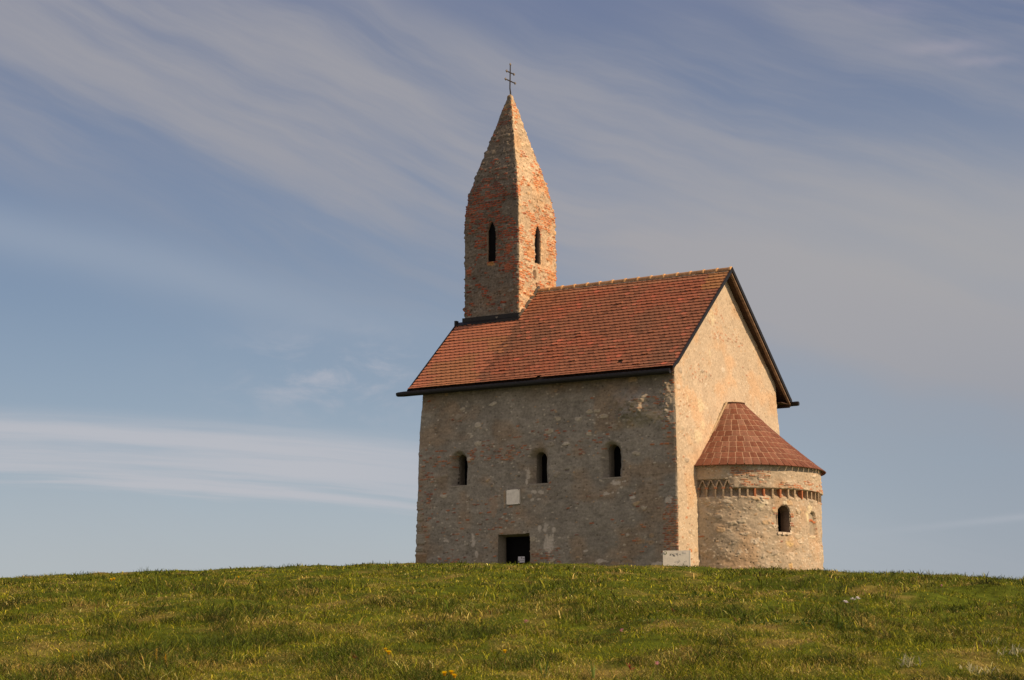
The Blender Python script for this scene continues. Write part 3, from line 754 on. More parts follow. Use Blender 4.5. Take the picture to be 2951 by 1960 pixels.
    d = d + .006 * (rowr - .5) + .016 * fbm(u * 3, Z * 3, 1, 3, 9) + .008 * fbm(u * 11, Z * 11, 1, 2, 5)
    d = d * np.clip(kz * 2.2, .35, 1)[None, :]
    nrm = np.zeros_like(P)
    nrm[..., 1] = np.where(SD == 0, -1, np.where(SD == 2, 1, 0)); nrm[..., 0] = np.where(SD == 1, 1, np.where(SD == 3, -1, 0))
    for i, nn in ((0, (-1, -1)), (nf - 1, (1, -1)), (nf + ne - 2, (1, 1)), (2 * nf + ne - 3, (-1, 1)), (len(sx) - 1, (-1, -1))):
        nrm[i, :, 0], nrm[i, :, 1] = nn
    ec = np.where(front, (1 - np.abs(SXX)) * HX * kz, (1 - np.abs(SYY)) * HY * kz)
    rag = .03 + .06 * fbm(X * 7, Y * 7, Z * 9, 3, 19)
    P = P + nrm * (d - rag * sm(.06 - ec, 0, .06))[..., None]
    P[-1] = P[0]; c[-1] = c[0]
    keep = np.ones((P.shape[0] - 1, nz - 1), bool)
    xc = (X[:-1, :-1] + X[1:, 1:]) / 2; yc = (Y[:-1, :-1] + Y[1:, 1:]) / 2; zc = (Z[:-1, :-1] + Z[1:, 1:]) / 2
    for (sdn, ca, zz0, w_, h_) in OT:
        aa = (xc if sdn == 'f' else yc) - ca
        keep &= ~((SD[1:, 1:] == (0 if sdn == 'f' else 1)) & (zc > zz0) & (zc - zz0 < arch_top(aa, w_, h_, 'point')) & (np.abs(aa) < w_ / 2))
    return P, c, keep
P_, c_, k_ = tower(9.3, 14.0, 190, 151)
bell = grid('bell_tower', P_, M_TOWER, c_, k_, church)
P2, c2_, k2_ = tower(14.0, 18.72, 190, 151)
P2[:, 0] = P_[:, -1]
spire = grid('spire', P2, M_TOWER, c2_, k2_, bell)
top = P2[:, -1].mean(0)
cp = MB(); ring = [tuple(p) for p in P2[::14, -1]]
cp.add(ring + [(top[0], top[1], 18.78)], [(i, (i + 1) % len(ring), len(ring)) for i in range(len(ring))], (.35, .25, .14)); cp.build('spire_cap', M_TOWER, bell)
tcol = np.array([.27, .2, .15])
opening('window', bell, (OT[0][1], TY0 - .01, OT[0][2]), (1, 0, 0), (0, 1, 0), OT[0][3], OT[0][4], .34, 1.47, .03, 'point', deep=.08, dz=.02, mat=M_TOWER, seed=60, pcol=tcol, extra=.015)
opening('window', bell, (TX1 + .01, OT[1][1], OT[1][2]), (0, 1, 0), (-1, 0, 0), OT[1][3], OT[1][4], .36, 1.36, .05, 'point', deep=.09, dz=.02, mat=M_TOWER, seed=61, pcol=np.array([.20, .16, .13]), extra=.015)  # unlit jamb: its shade is part of the colour
# flashings at the tower foot
fl = MB(); zf = zn(2.98)
fl.box((-.16, 2.925, zf - .12), (2.27, 2.965, zf + .17)); fl.hexa([(-.42, 2.80, zf - .14), (2.30, 2.80, zf - .14), (2.30, 2.93, zf - .06), (-.42, 2.93, zf - .06), (-.42, 2.80, zf - .08), (2.30, 2.80, zf - .08), (2.30, 2.93, zf + .03), (-.42, 2.93, zf + .03)])
fl.build('flashing', M_METAL, bell)
fl = MB(); fl.box((-.45, 2.84, zf - .12), (-.36, 2.99, zf + .09)); fl.build('verge_end', M_METAL, roof)
fl = MB(); fl.hexa([(2.235, 2.90, zn(2.90) - .05), (2.275, 2.90, zn(2.90) - .05), (2.275, YR, ZR - .05), (2.235, YR, ZR - .05), (2.235, 2.90, zn(2.90) + .16), (2.275, 2.90, zn(2.90) + .16), (2.275, YR, ZR + .17), (2.235, YR, ZR + .17)])
fl.hexa([(2.235, YR, ZR - .05), (2.275, YR, ZR - .05), (2.275, 5.75, zb(5.75) - .05), (2.235, 5.75, zb(5.75) - .05), (2.235, YR, ZR + .17), (2.275, YR, ZR + .17), (2.275, 5.75, zb(5.75) + .16), (2.235, 5.75, zb(5.75) + .16)])
fl.build('flashing', M_GREYM, bell)
# double-barred cross, bars across the ridge
cr_ = MB()
bx, by = TCX, TCY
cr_.tube([(bx, by + .02, 18.6), (bx, by + .01, 18.85), (bx, by - .03, 19.0), (bx, by - .01, 19.6), (bx, by, 19.93)], [.030, .027, .025, .023, .020], 6)
for (zc_, hl) in ((19.62, .26), (19.29, .34)):
    cr_.tube([(bx, by - hl, zc_), (bx, by + hl, zc_)], .023, 6)
cross = cr_.build('cross', M_IRON, bell)
def knob(c0, ax, s_=1.0):
    kn = MB(); c0 = np.array(c0, float); ax = np.array(ax, float); sd2 = np.array((0, 0, 1.0)) if abs(ax[1]) > .5 else np.array((0, 1.0, 0))
    kn.tube([c0 - ax * .02, c0 + ax * .02, c0 + ax * .06], [.016, .034 * s_, .020], 8)
    kn.tube([c0 - sd2 * .055 * s_, c0 - sd2 * .03, c0 + sd2 * .03, c0 + sd2 * .055 * s_], [.014, .026, .026, .014], 6)
    kn.build('cross_finial', M_GILT, bell)
for (zc_, hl) in ((19.62, .26), (19.29, .34)):
    knob((bx, by - hl, zc_), (0, -1, 0)); knob((bx, by + hl, zc_), (0, 1, 0))
knob((bx, by, 19.93), (0, 0, 1), 1.1)

# ---- apse
AX, AY, AR = 10.0, YR, 2.955
PIL = [-88.3, -82.5, -76.9, -71.5, -66.2, -60.8, -55.8, -50.9, -45.1, -39.4, -33.4, -27.6, -21.5, -14.9]
t_ = -14.9
while t_ < 86: t_ += 5.9; PIL.append(t_)
WA = (-31.3, 1.74, .49, .92); WB = (-2.6, 1.74, .50, .80)
def apse():
    th = np.radians(np.concatenate([np.arange(-95, 35, .36), np.arange(35, 95.1, 1.2)])); z = np.linspace(-.6, 4.02, 232)
    TH, Z = np.meshgrid(th, z, indexing='ij')
    dg = np.degrees(TH)
    u = AR * TH
    rad = AR + np.interp(Z, [-.6, .6, 2, 4], [.06, .045, .01, 0.0])
    P = np.stack([AX + rad * np.cos(TH), AY + rad * np.sin(TH), Z], -1)
    bm = np.zeros_like(Z)
    for (cu, cz, ru, rz, st) in ((-60, 3.78, 9, .2, .9), (-50, 3.7, 16, .16, .55), (-28, 3.33, 12, .15, .7), (-8, 3.3, 14, .3, .5), (-55, 3.4, 12, .18, .5), (-32, 1.5, 3, .3, .2), (-38, 2.3, 2.5, .4, .4), (-25, 2.1, 2, .5, .4), (2, 2.1, 2, .5, .4), (20, 3.2, 20, .5, .4), (-86, 3.5, 6, .03, .4)):
        r_ = np.sqrt(((dg - cu) / ru) ** 2 + ((Z - cz) / rz) ** 2) + .3 * fbm(u * 3, Z * 3, 0, 2, 6)
        bm = np.maximum(bm, st * sm(-r_, -1.1, -.6))
    c, d = masonry(u, Z, P, 207, stone=.22, small=.24, brick=.02, brickmask=bm, rough=1.05, bl=.26, bh=.075, pit=.06, plaster=np.array([.43, .365, .29]))
    d = d + .045 * fbm(u * 1.6, Z * 2.6, 0, 4, 44, .6)
    for (cu, cz, ru, rz, colr, s_) in ((-27.5, 1.38, 3.0, .14, (.56, .42, .22), 1), (-26.6, .98, 3.0, .13, (.55, .47, .38), 2), (-27.5, .68, 2.2, .1, (.55, .38, .18), 3), (-52, 1.45, 2.8, .1, (.56, .50, .42), 4), (-47.5, 2.62, 2.0, .1, (.62, .56, .42), 5), (-44.5, 2.72, 3.4, .05, (.62, .56, .46), 6), (-30.2, 2.74, 1.6, .07, (.64, .58, .45), 7), (-6, 2.65, 3, .16, (.62, .54, .38), 8), (-9.8, 2.35, 1.4, .2, (.7, .62, .42), 9), (-57, 1.8, 2.5, .08, (.5, .4, .3), 10), (-41.5, 2.15, 1.5, .09, (.52, .4, .28), 11), (-62, 1.1, 2, .1, (.5, .44, .36), 12)):
        c, d = blot(c, d, dg, Z, cu, cz, ru, rz, colr, .8, .012, s_ + 20)
    # blind frieze: sunk panels under a ledge
    inband = sm(Z, 2.90, 3.0) * sm(-Z, -3.205, -3.19)
    ledge = sm(Z, 3.20, 3.225) * (1 - .6 * sm(Z, 3.3, 3.6)) * sm(dg, -68, -64)
    d = d * (1 - inband) - .17 * inband * np.clip((Z - 2.90) / .20, 0, 1) ** .5 + .04 * ledge
    # triangular arches on the first bays
    tri = (Z > 3.195) & (Z < 3.51) & (dg < PIL[4] + .5) & (Z < 3.51 - np.maximum(0, dg - PIL[4] + 3) * .09)
    d = np.where(tri, -.15, d)
    pnl = inband[..., None]
    c = lerp(c, c * np.array([.85, .8, .75]), inband * .6)  # sunk panels tinted darker, shade under the ledge painted in
    # blind window: shallow niche with brick course
    aB = (dg - WB[0]) * pi / 180 * AR; zz = Z - WB[1]
    inB = (np.abs(aB) < WB[2] / 2) & (zz > 0) & (zz < arch_top(aB, WB[2], WB[3], 'round'))
    d = np.where(inB, -.10 + .02 * fbm(u * 6, Z * 6, 0, 3, 3), d)
    cB = np.array([.33, .29, .235]) * (1 + .2 * fbm(u * 6, Z * 6, 0, 3, 3))[..., None]
    brc = sm(.05 - np.abs(zz - .48 - .03 * np.cos(aB * 12)), 0, .02)
    cB = lerp(cB, np.array([.42, .15, .07]), brc)
    c = np.where(inB[..., None], cB, c); d = np.where(inB & (brc > .5), -.06, d)
    c, d = blot(c, d, dg, Z, WB[0] - 1, 1.68, 4.2, .05, (.66, .57, .42), .7, .015, 60)
    rad = rad + d
    P = np.stack([AX + rad * np.cos(TH), AY + rad * np.sin(TH), Z], -1)
    keep = np.ones((len(th) - 1, len(z) - 1), bool)
    tcn = (dg[:-1, :-1] + dg[1:, 1:]) / 2; zc = (Z[:-1, :-1] + Z[1:, 1:]) / 2
    aa = (tcn - WA[0]) * pi / 180 * AR
    keep &= ~((np.abs(aa) < WA[2] / 2) & (zc > WA[1]) & (zc - WA[1] < arch_top(aa, WA[2], WA[3], 'round')))
    return grid('apse_wall', P, M_WALL, c, keep, church)
aw = apse()
ta = radians(WA[0])
apw = opening('window', aw, (AX + (AR + .0) * cos(ta), AY + (AR + .0) * sin(ta), WA[1]), (-sin(ta), cos(ta), 0), (-cos(ta), -sin(ta), 0), WA[2], WA[3], .42, .86, .30, 'round', deep=.22, dz=.02, seed=80, pcol=np.array([.20, .15, .12]), extra=.03)  # dark jamb colour carries the shade inside the recess
so = MB()
for i in range(6):
    a0 = ta + radians(-5.2 + 10.2 * i / 6); a1 = ta + radians(-5.2 + 10.2 * (i + 1) / 6)
    r0, r1 = AR - .12, AR + .055 + (.01, -.01, .012, -.004, .01, -.012)[i]
    z0_, z1_ = WA[1] - .055 + (.0, .012, -.008, .01, .0, .02)[i], WA[1] + .02
    so.hexa([(AX + r0 * cos(a0), AY + r0 * sin(a0), z0_), (AX + r1 * cos(a0), AY + r1 * sin(a0), z0_), (AX + r1 * cos(a1), AY + r1 * sin(a1), z0_), (AX + r0 * cos(a1), AY + r0 * sin(a1), z0_),
             (AX + r0 * cos(a0), AY + r0 * sin(a0), z1_ + .03), (AX + r1 * cos(a0), AY + r1 * sin(a0), z1_), (AX + r1 * cos(a1), AY + r1 * sin(a1), z1_), (AX + r0 * cos(a1), AY + r0 * sin(a1), z1_ + .03)], (.64, .55, .46))
so.build('window_sill', M_WALL, aw)
# little brick posts of the frieze and the gabled brick arches
r4 = np.random.default_rng(12)
def radial_box(mb, a0, a1, r0, r1, z0_, z1_, c_):
    mb.hexa([(AX + r0 * cos(a0), AY + r0 * sin(a0), z0_), (AX + r1 * cos(a0), AY + r1 * sin(a0), z0_), (AX + r1 * cos(a1), AY + r1 * sin(a1), z0_), (AX + r0 * cos(a1), AY + r0 * sin(a1), z0_),
             (AX + r0 * cos(a0), AY + r0 * sin(a0), z1_), (AX + r1 * cos(a0), AY + r1 * sin(a0), z1_), (AX + r1 * cos(a1), AY + r1 * sin(a1), z1_), (AX + r0 * cos(a1), AY + r0 * sin(a1), z1_)], c_)
for i, dgp in enumerate(PIL):
    if dgp > 40: break
    a = radians(dgp + r4.uniform(-.3, .3)); hw = radians(.50 + r4.uniform(-.08, .12)); p_ = MB()
    cc = lerp(np.array([.38, .30, .22]), np.array([.42, .15, .075]), (r4.random() < .38) * .9) if i else np.array([.4, .3, .22])
    radial_box(p_, a - hw, a + hw, AR - .19, AR + .012 + r4.uniform(-.008, .01), 2.90 + r4.uniform(-.03, .02), 3.20, tuple(cc))
    if i < 5: radial_box(p_, a - hw * 2, a + hw * 2, AR - .10, AR + .022, 3.19, 3.245, (.40, .19, .11))
    p_.build('frieze_post', M_TOWER, aw)
for a0, a1 in zip(PIL[:4], PIL[1:5]):
    p_ = MB(); mid = (a0 + a1) / 2
    for (s0_, s1_) in ((a0 + .35, mid - .1), (a1 - .35, mid + .1)):
        n = 4
        for j in range(n):
            f0, f1 = j / n, (j + 1) / n - .02
            qa, qb = radians(s0_ + (s1_ - s0_) * f0), radians(s0_ + (s1_ - s0_) * f1)
            za_, zb_ = 3.25 + .25 * f0, 3.25 + .25 * f1
            pts = []
            wd = radians(.42) * (1 if s1_ > s0_ else -1)
            for (rr) in (AR - .16, AR + .0):
                pts += [(AX + rr * cos(qa - wd), AY + rr * sin(qa - wd), za_), (AX + rr * cos(qa + wd), AY + rr * sin(qa + wd), za_), (AX + rr * cos(qb + wd), AY + rr * sin(qb + wd), zb_), (AX + rr * cos(qb - wd), AY + rr * sin(qb - wd), zb_)]
            p_.hexa(pts, tuple(np.array([.42, .33, .25]) * r4.uniform(.85, 1.1)))
    p_.build('frieze_arch', M_TOWER, aw)

# ---- conical roof of the apse
ZC0, ZC1, RC0, RC1 = 4.03, 6.38, 3.06, .42
def cone_r(z): return RC0 + (RC1 - RC0) * (z - ZC0) / (ZC1 - ZC0)
def cpt(th, s_, off=0.0):
    """point on the cone, s_ 0 eave .. 1 top, off outward"""
    sag = -.06 * math.sin(pi * s_)
    rr = RC0 + (RC1 - RC0) * s_ + sag + off * .66; zz = ZC0 + (ZC1 - ZC0) * s_ + sag * .3 + off * .75
    return (AX + rr * cos(th), AY + rr * sin(th), zz)
cb = MB()
nn = 96
v_ = [cpt(radians(-97 + 194 * i / nn), s_) for s_ in np.linspace(0, 1, 25) for i in range(nn + 1)]
cb.add(v_, [(j * (nn + 1) + i, j * (nn + 1) + i + 1, (j + 1) * (nn + 1) + i + 1, (j + 1) * (nn + 1) + i) for j in range(24) for i in range(nn)], (.42, .27, .19))
v_ = [cpt(radians(-97 + 194 * i / nn), 0) for i in range(nn + 1)]; v2 = [(AX + 2.9 * cos(radians(-97 + 194 * i / nn)), AY + 2.9 * sin(radians(-97 + 194 * i / nn)), ZC0 - .03) for i in range(nn + 1)]
cb.add(v_ + v2, [(i, nn + 1 + i, nn + 2 + i, i + 1) for i in range(nn)], (.1, .07, .06))
r5 = np.random.default_rng(21)
rowsC = 11
cone = None
for r_ in range(rowsC):
    s0, s1 = r_ / rowsC, (r_ + 1) / rowsC
    rm = RC0 + (RC1 - RC0) * (s0 + s1) / 2
    n = max(6, int(round(pi * rm / .255)))
    if r_ == 0: n = int(n * 1.0)
    if r_ % 2 == 0: offa = r5.random(); n_keep = n
    if r_ in (1, 3, 7): n = n_keep
    for i in range(-1, n + 1):
        a0 = -93 + 186 * (i + offa) / n; a1 = -93 + 186 * (i + 1 + offa) / n
        if a1 > 95 or a0 < -96: continue
        g = .028 / rm; gz = .022 / .33 / rowsC * 1.0
        lo, hi = radians(a0) + g / 2, radians(a1) - g / 2
        l0 = .007 + r5.uniform(-.002, .003); l1 = .004
        ss0, ss1 = s0 + (0 if r_ == 0 else gz), s1 - gz * .3
        if r_ == 0: ss0 = -.03; l0 += .012
        mid = (lo + hi) / 2
        q_ = [cpt(lo, ss0, l0), cpt(mid, ss0, l0 + .004), cpt(hi, ss0, l0), cpt(hi, ss1, l1), cpt(mid, ss1, l1 + .004), cpt(lo, ss1, l1),
              cpt(lo, ss0, -.01), cpt(mid, ss0, -.01), cpt(hi, ss0, -.01), cpt(hi, ss1, -.01), cpt(mid, ss1, -.01), cpt(lo, ss1, -.01)]
        h_ = r5.random()
        cc = np.array([.175, .066, .040]) * (.85 + .3 * r5.random())
        dust = sm(np.array(float(fbm(np.array(a0 / 9), np.array(r_ * .7), np.array(2.0), 3, 2))), -.35, .3) * (.75 if a0 < -45 else .45)
        if h_ > .3: cc = lerp(cc, np.array([.27, .145, .105]), float(dust) * r5.uniform(.3, 1))
        cb.add(q_, [(0, 1, 4, 5), (1, 2, 3, 4), (6, 7, 1, 0), (7, 8, 2, 1), (8, 9, 3, 2), (9, 10, 4, 3), (10, 11, 5, 4), (11, 6, 0, 5)], cc)
cone = cb.build('apse_roof', M_CONE, church)
ct = MB()
n = 16
v_ = [cpt(radians(-95 + 190 * i / n), 1, .03) for i in range(n + 1)]; v2 = [(x_, y_, z_ + .03) for (x_, y_, z_) in v_]
ct.add(v_ + v2 + [(AX - .25, AY, ZC1 + .07)], [(i, i + 1, n + 2 + i, n + 1 + i) for i in range(n)] + [(n + 1 + i, n + 2 + i, 2 * n + 2) for i in range(n)], (.16, .09, .06))
ct.build('roof_cap', M_CONE, cone)
mo = MB()   # mortar fillet where the cone meets the gable
for sg in (-1, 1):
    pts = [np.array(cpt(radians(sg * 90), s_, .03)) + np.array((-.03 + .02 * r5.random(), 0, .01 * r5.random())) for s_ in np.linspace(0, 1, 26)]
    mo.tube(pts, [.035 + .02 * r5.random() for _ in pts], 6, (.42, .33, .22))
mo.build('mortar_fillet', M_WALL, cone)

# shift all direct children of the church so that the empty sits at its base centre
for o in list(church.children):
    o.location = tuple(-CO)

# ------------------------------------------------------------------ TERRAIN
H2 = np.array([-.514, .858]); H2 = H2 / np.linalg.norm(H2); V2 = np.array([.858, .514]); V2 = V2 / np.linalg.norm(V2)
def uv_of(x, y):
    return (x - CAM[0]) * H2[0] + (y - CAM[1]) * H2[1], (x - CAM[0]) * V2[0] + (y - CAM[1]) * V2[1]
def xy_of(u, v):
    return CAM[0] + u * H2[0] + v * V2[0], CAM[1] + u * H2[1] + v * V2[1]
def terr(u, v):
    v0 = -0.6
    z = -1.395 + .064 * (u - 42) - .000678 * (u - 42) ** 2 - .0032 * (v - v0) ** 2
    far = np.sqrt((u - 70) ** 2 + v ** 2)
    z = np.maximum(z, -60.0) * 1.0
    near = sm(u, 70, 58)
    b = .045 * fbm(u * .45, v * .45, 0, 3, 301) + .10 * near * fbm(u * 1.0, v * 1.7, 3, 4, 302)
    # hollows and hummocks on the right-hand slope
    wgt = sm(v, 1.0, 4.0) * sm(u, 14, 19) * sm(-u, -36, -27)
    b = b + wgt * .20 * fbm(u * .55, v * 1.0, 8, 3, 303)
    z = z + b * (.35 + .65 * near) * sm(-np.abs(v), -90, -60)
    # level ground under the walls
    return z
def ground_z(x, y):
    u, v = uv_of(x, y); return terr(u, v)
def clump(u, v):
    """tussocks: dense tall patches"""
    return fbm(u * 1.1, v * 2.1, 4, 3, 310)
def dryness(u, v):
    d_ = fbm(u * .6, v * 1.6, 1, 4, 320, .7) * .62 + .55 * fbm(u * 2.4, v * 4.2, 2, 3, 321)
    return d_ - .10 + .14 * sm(-u, -20, -11) - .10 * sm(v, 3, 7) * sm(-u, -34, -14)

ug = np.concatenate([np.linspace(-60, 6, 34)[:-1], np.linspace(6, 55, 420)[:-1], np.linspace(55, 110, 160)[:-1], np.linspace(110, 420, 40)])
vg = np.concatenate([np.linspace(-300, -22, 34)[:-1], np.linspace(-22, 22, 370)[:-1], np.linspace(22, 300, 34)])
UG, VG = np.meshgrid(ug, vg, indexing='ij')
ZG = terr(UG, VG)
XG, YG = xy_of(UG, VG)
dr = dryness(UG, VG)
cg = lerp(np.array([.075, .10, .010]), np.array([.20, .155, .045]), sm(dr, -.1, .45))
cg = cg * (1 + .25 * fbm(UG * 6, VG * 6, 0, 2, 333))[..., None]
M_GROUND = mat_vc('turf_soil', 1.0, .6, 9, .35, 7, .05, bdist=.03)
ground = grid('ground', np.stack([XG, YG, ZG], -1), M_GROUND, cg, None, None, True)
tag(ground, kind='structure')

# ------------------------------------------------------------------ GRASS (one object, a sward nobody could count)
def blades(u, v, seed, hmin, hmax, wbase, lean=.45, dry_bias=0.0, curl=.35):
    rg = np.random.default_rng(seed); n = len(u)
    zg = terr(u, v); x, y = xy_of(u, v)
    cl = clump(u, v); dd = dryness(u, v) + dry_bias + rg.normal(0, .26, n)
    isdry = dd > .27
    h = (1 - .35 * sm(u, 22, 38)) * rg.uniform(hmin, hmax, n) * (.75 + .75 * sm(cl, -.15, .45)) * np.where(isdry, .8, 1.0)
    wd = wbase * rg.uniform(.6, 1.3, n) * np.clip(u / 15.0, .85, 2.3)
    flat = rg.random(n) < np.where(isdry, .5, .12)
    az_ = rg.uniform(0, 2 * pi, n); wind = 2.4
    az_ = np.where(rg.random(n) < .35, wind + rg.normal(0, .6, n), az_)
    le = lean * rg.uniform(.2, 1.4, n); le = np.where(flat, rg.uniform(.9, 1.5, n), le)
    dxy = np.stack([np.cos(az_), np.sin(az_)], -1)
    side = rg.uniform(0, pi, n); sxy = np.stack([np.cos(side), np.sin(side)], -1)
    P0 = np.stack([x, y, zg - .01], -1)
    cr2 = curl * rg.uniform(.3, 1.8, n)
    def pt(t):
        bend = le * t + cr2 * t * t
        hor = np.sin(np.clip(bend, 0, 2.3)) * t * h; ver = np.cos(np.clip(bend * .75, 0, 1.9)) * t * h
        p = P0.copy(); p[:, :2] += dxy * hor[:, None]; p[:, 2] += np.maximum(ver, .006); return p
    p1, p2, p3 = pt(.4), pt(.75), pt(1.0)
    s3 = np.concatenate([sxy, np.zeros((n, 1))], 1) * (wd / 2)[:, None]
    V = np.stack([P0 - s3, P0 + s3, p1 - s3 * .95, p1 + s3 * .95, p2 - s3 * .6, p2 + s3 * .6, p3], 1)
    g1, g2, g3 = np.array([.105, .155, .006]), np.array([.295, .30, .010]), np.array([.52, .47, .035])
    r_ = rg.random(n)
    c = lerp(g1, g2, r_); c = lerp(c, g3, (rg.random(n) < .13) * 1.0)
    c = lerp(c, np.array([.055, .105, .012]), sm(cl, .08, .42) * .7)
    dcol = lerp(np.array([.60, .48, .11]), np.array([.40, .30, .07]), rg.random(n)); dcol = lerp(dcol, np.array([.80, .62, .22]), (rg.random(n) < .25) * 1.0)
    dcol = lerp(dcol, np.array([.20, .09, .05]), (rg.random(n) < .05) * 1.0)
    c = np.where(isdry[:, None], dcol, c)
    c = np.clip(c * (.25 + 1.35 * rg.random((n, 1)) ** 1.5) * (1 - .55 * sm(fbm(u * 1.8, v * 4.5, 6, 4, 350, .6), .0, .40) * (~isdry))[:, None], .005, .85)  # scattered dark patches paint shaded hollows into the green blades
    return V, c
def scatter(n, ua, ub, wa, wb, seed):
    """density falls with the square of distance along the slope"""
    rg = np.random.default_rng(seed); t = rg.random(n)
    u = 1 / (1 / ua + (1 / ub - 1 / ua) * t) if wa else ua + (ub - ua) * t
    v = (rg.random(n) * 2 - 1) * (wb[0] + wb[1] * u)
    return u, v
sets = []
u, v = scatter(520000, 9.5, 50, True, (1.2, .262), 1); sets.append(blades(u, v, 2, .03, .072, .0034, .6, 0, .9))
u, v = scatter(90000, 24, 60, False, (2.0, .28), 3); sets.append(blades(u, v, 4, .04, .08, .0038))
# tussock blades, long and fine
u, v = scatter(150000, 9.5, 48, True, (1.2, .262), 5); m_ = clump(u, v) > .16; sets.append(blades(u[m_], v[m_], 6, .07, .13, .0036, .9, -.12, 1.1))
# dead thatch: flat curled straw
u, v = scatter(160000, 9.5, 45, True, (1.2, .262), 7); m_ = dryness(u, v) > -.3; sets.append(blades(u[m_], v[m_], 8, .05, .12, .0026, 1.0, .6, 2.0))
# coarser turf round and behind the church and beside the view
u, v = scatter(70000, 55, 105, False, (26.0, 0), 9); sets.append(blades(u, v, 10, .06, .13, .006))
u, v = scatter(50000, 8, 55, False, (22.0, 0), 11); sets.append(blades(u, v, 12, .06, .12, .007))
V = np.concatenate([s_[0] for s_ in sets]); C = np.concatenate([s_[1] for s_ in sets])
xx, yy = V[:, 0, 0], V[:, 0, 1]
inside = ((xx > -.1) & (xx < 10.0) & (yy > 0) & (yy < WY)) | (((xx - AX) ** 2 + (yy - AY) ** 2) < AR ** 2)
V, C = V[~inside], C[~inside]
n = len(V)
base_i = (np.arange(n) * 7)[:, None]
quads = np.concatenate([base_i + np.array([[0, 1, 3, 2]]), base_i + np.array([[2, 3, 5, 4]])], 0)
tris = base_i + np.array([[4, 5, 6]])
me = bpy.data.meshes.new('grass')
me.vertices.add(n * 7); me.vertices.foreach_set('co', V.reshape(-1).astype(np.float32))
lv = np.concatenate([quads.ravel(), tris.ravel()]).astype(np.int32)
me.loops.add(len(lv)); me.loops.foreach_set('vertex_index', lv)
tot = np.concatenate([np.full(len(quads), 4), np.full(len(tris), 3)]).astype(np.int32)
me.polygons.add(len(tot)); me.polygons.foreach_set('loop_start', np.concatenate([[0], np.cumsum(tot)[:-1]]).astype(np.int32)); me.polygons.foreach_set('loop_total', tot)
me.update(calc_edges=True)
at = me.color_attributes.new('Col', 'FLOAT_COLOR', 'POINT')
cc4 = np.ones((n, 7, 4), np.float32); cc4[:, :, :3] = C[:, None, :]; at.data.foreach_set('color', cc4.ravel())
M_GRASS = mat_vc('grass_blade', .7, 0, 30, 0, 60, .2, .22)
me.materials.append(M_GRASS)
grass = bpy.data.objects.new('grass', me); COL.objects.link(grass)
tag(grass, 'short hillside turf of green and straw coloured grass blades', 'grass', kind='stuff')

# ------------------------------------------------------------------ plants and flowers on the slope
def on_ground(px, py, h=0.0):
    """world point of the hillside seen at photo pixel (2951 x 1960)"""
    d_ = F + R * (px - 1475.5) / FPX - U * (py - 980) / FPX
    t = 6.0
    while t < 80:
        p = CAM + d_ * t
        if p[2] < ground_z(p[0], p[1]) + h: break
        t += .02
    return p[0], p[1], float(ground_z(p[0], p[1]))
rp = np.random.default_rng(77)
def ribbon(mb, p, az_, el_, L_, wd, droop, c_, n=5, twist=0.0, up=0.0):
    p = np.array(p, float); pts = []; d_ = np.array([cos(az_) * cos(el_), sin(az_) * cos(el_), sin(el_)])
    e_ = el_
    for i in range(n + 1):
        pts.append(p.copy()); e_ -= droop / n
        p = p + L_ / n * np.array([cos(az_) * cos(e_), sin(az_) * cos(e_), sin(e_)])
    s_ = np.array([-sin(az_ + twist), cos(az_ + twist), 0.0])
    v_ = []
    for i, q_ in enumerate(pts):
        t = i / n; ww = wd * max(.04, math.sin(pi * min(1, .16 + .84 * t)) if t < 1 else .04)
        v_ += [q_ - s_ * ww / 2, q_ + s_ * ww / 2 + np.array((0, 0, ww * .15))]
    mb.add(v_, [(2 * i, 2 * i + 1, 2 * i + 3, 2 * i + 2) for i in range(n)], c_)
def dandelion(px, py, dia, hgt, label, n=1):
    x_, y_, z_ = on_ground(px, py, hgt)
    o = empty('dandelion', (x_, y_, z_)); tag(o, label, 'flower', 'yellow dandelions in the turf')
    m = MB(); m.tube([(0, 0, -.02), (.003, 0, hgt * .5), (0, .002, hgt)], [.0022, .002, .002], 5, (.12, .15, .05)); m.build('stem', M_LEAF, o)
    m = MB()
    for ring_, (rr, el_, k_) in enumerate(((dia / 2, .55, 16), (dia * .46, .95, 14), (dia * .38, 1.3, 10))):
        for j in range(k_):
            ribbon(m, (0, 0, hgt), 2 * pi * j / k_ + ring_ * .3, el_, rr, dia * .13, .25, (1.0, .70 + .12 * rp.random(), .015), 3)
    m.tube([(0, 0, hgt - .008), (0, 0, hgt + .006)], [.005, dia * .22], 8, (.7, .38, .02))
    m.build('flower_head', M_PETAL, o)
    return o
FH = .045
for (px, py, dia, hg, lb) in ((321, 1672, .045, .09, 'paired yellow flower just under the left skyline of the hill, left bloom'), (329, 1670, .045, .095, 'paired yellow flower just under the left skyline of the hill, right bloom'),
                              (687, 1664, .035, .08, 'tiny lone yellow flower below the skyline left of the church'), (1111, 1874, .03, .06, 'smaller upper yellow bloom of the pair below the church left corner'),
                              (1120, 1883, .042, .06, 'larger lower yellow bloom of the pair below the church left corner'), (1455, 1879, .036, .06, 'lone yellow flower on the slope below the church door'),
                              (1281, 1945, .044, .06, 'left bloom of the three yellow flowers at the bottom edge'), (1301, 1940, .040, .07, 'upper middle bloom of the three yellow flowers at the bottom edge'), (1310, 1951, .038, .05, 'lower right bloom of the three yellow flowers at the bottom edge')):
    dandelion(px, py, dia * 1.15, hg + FH, lb)
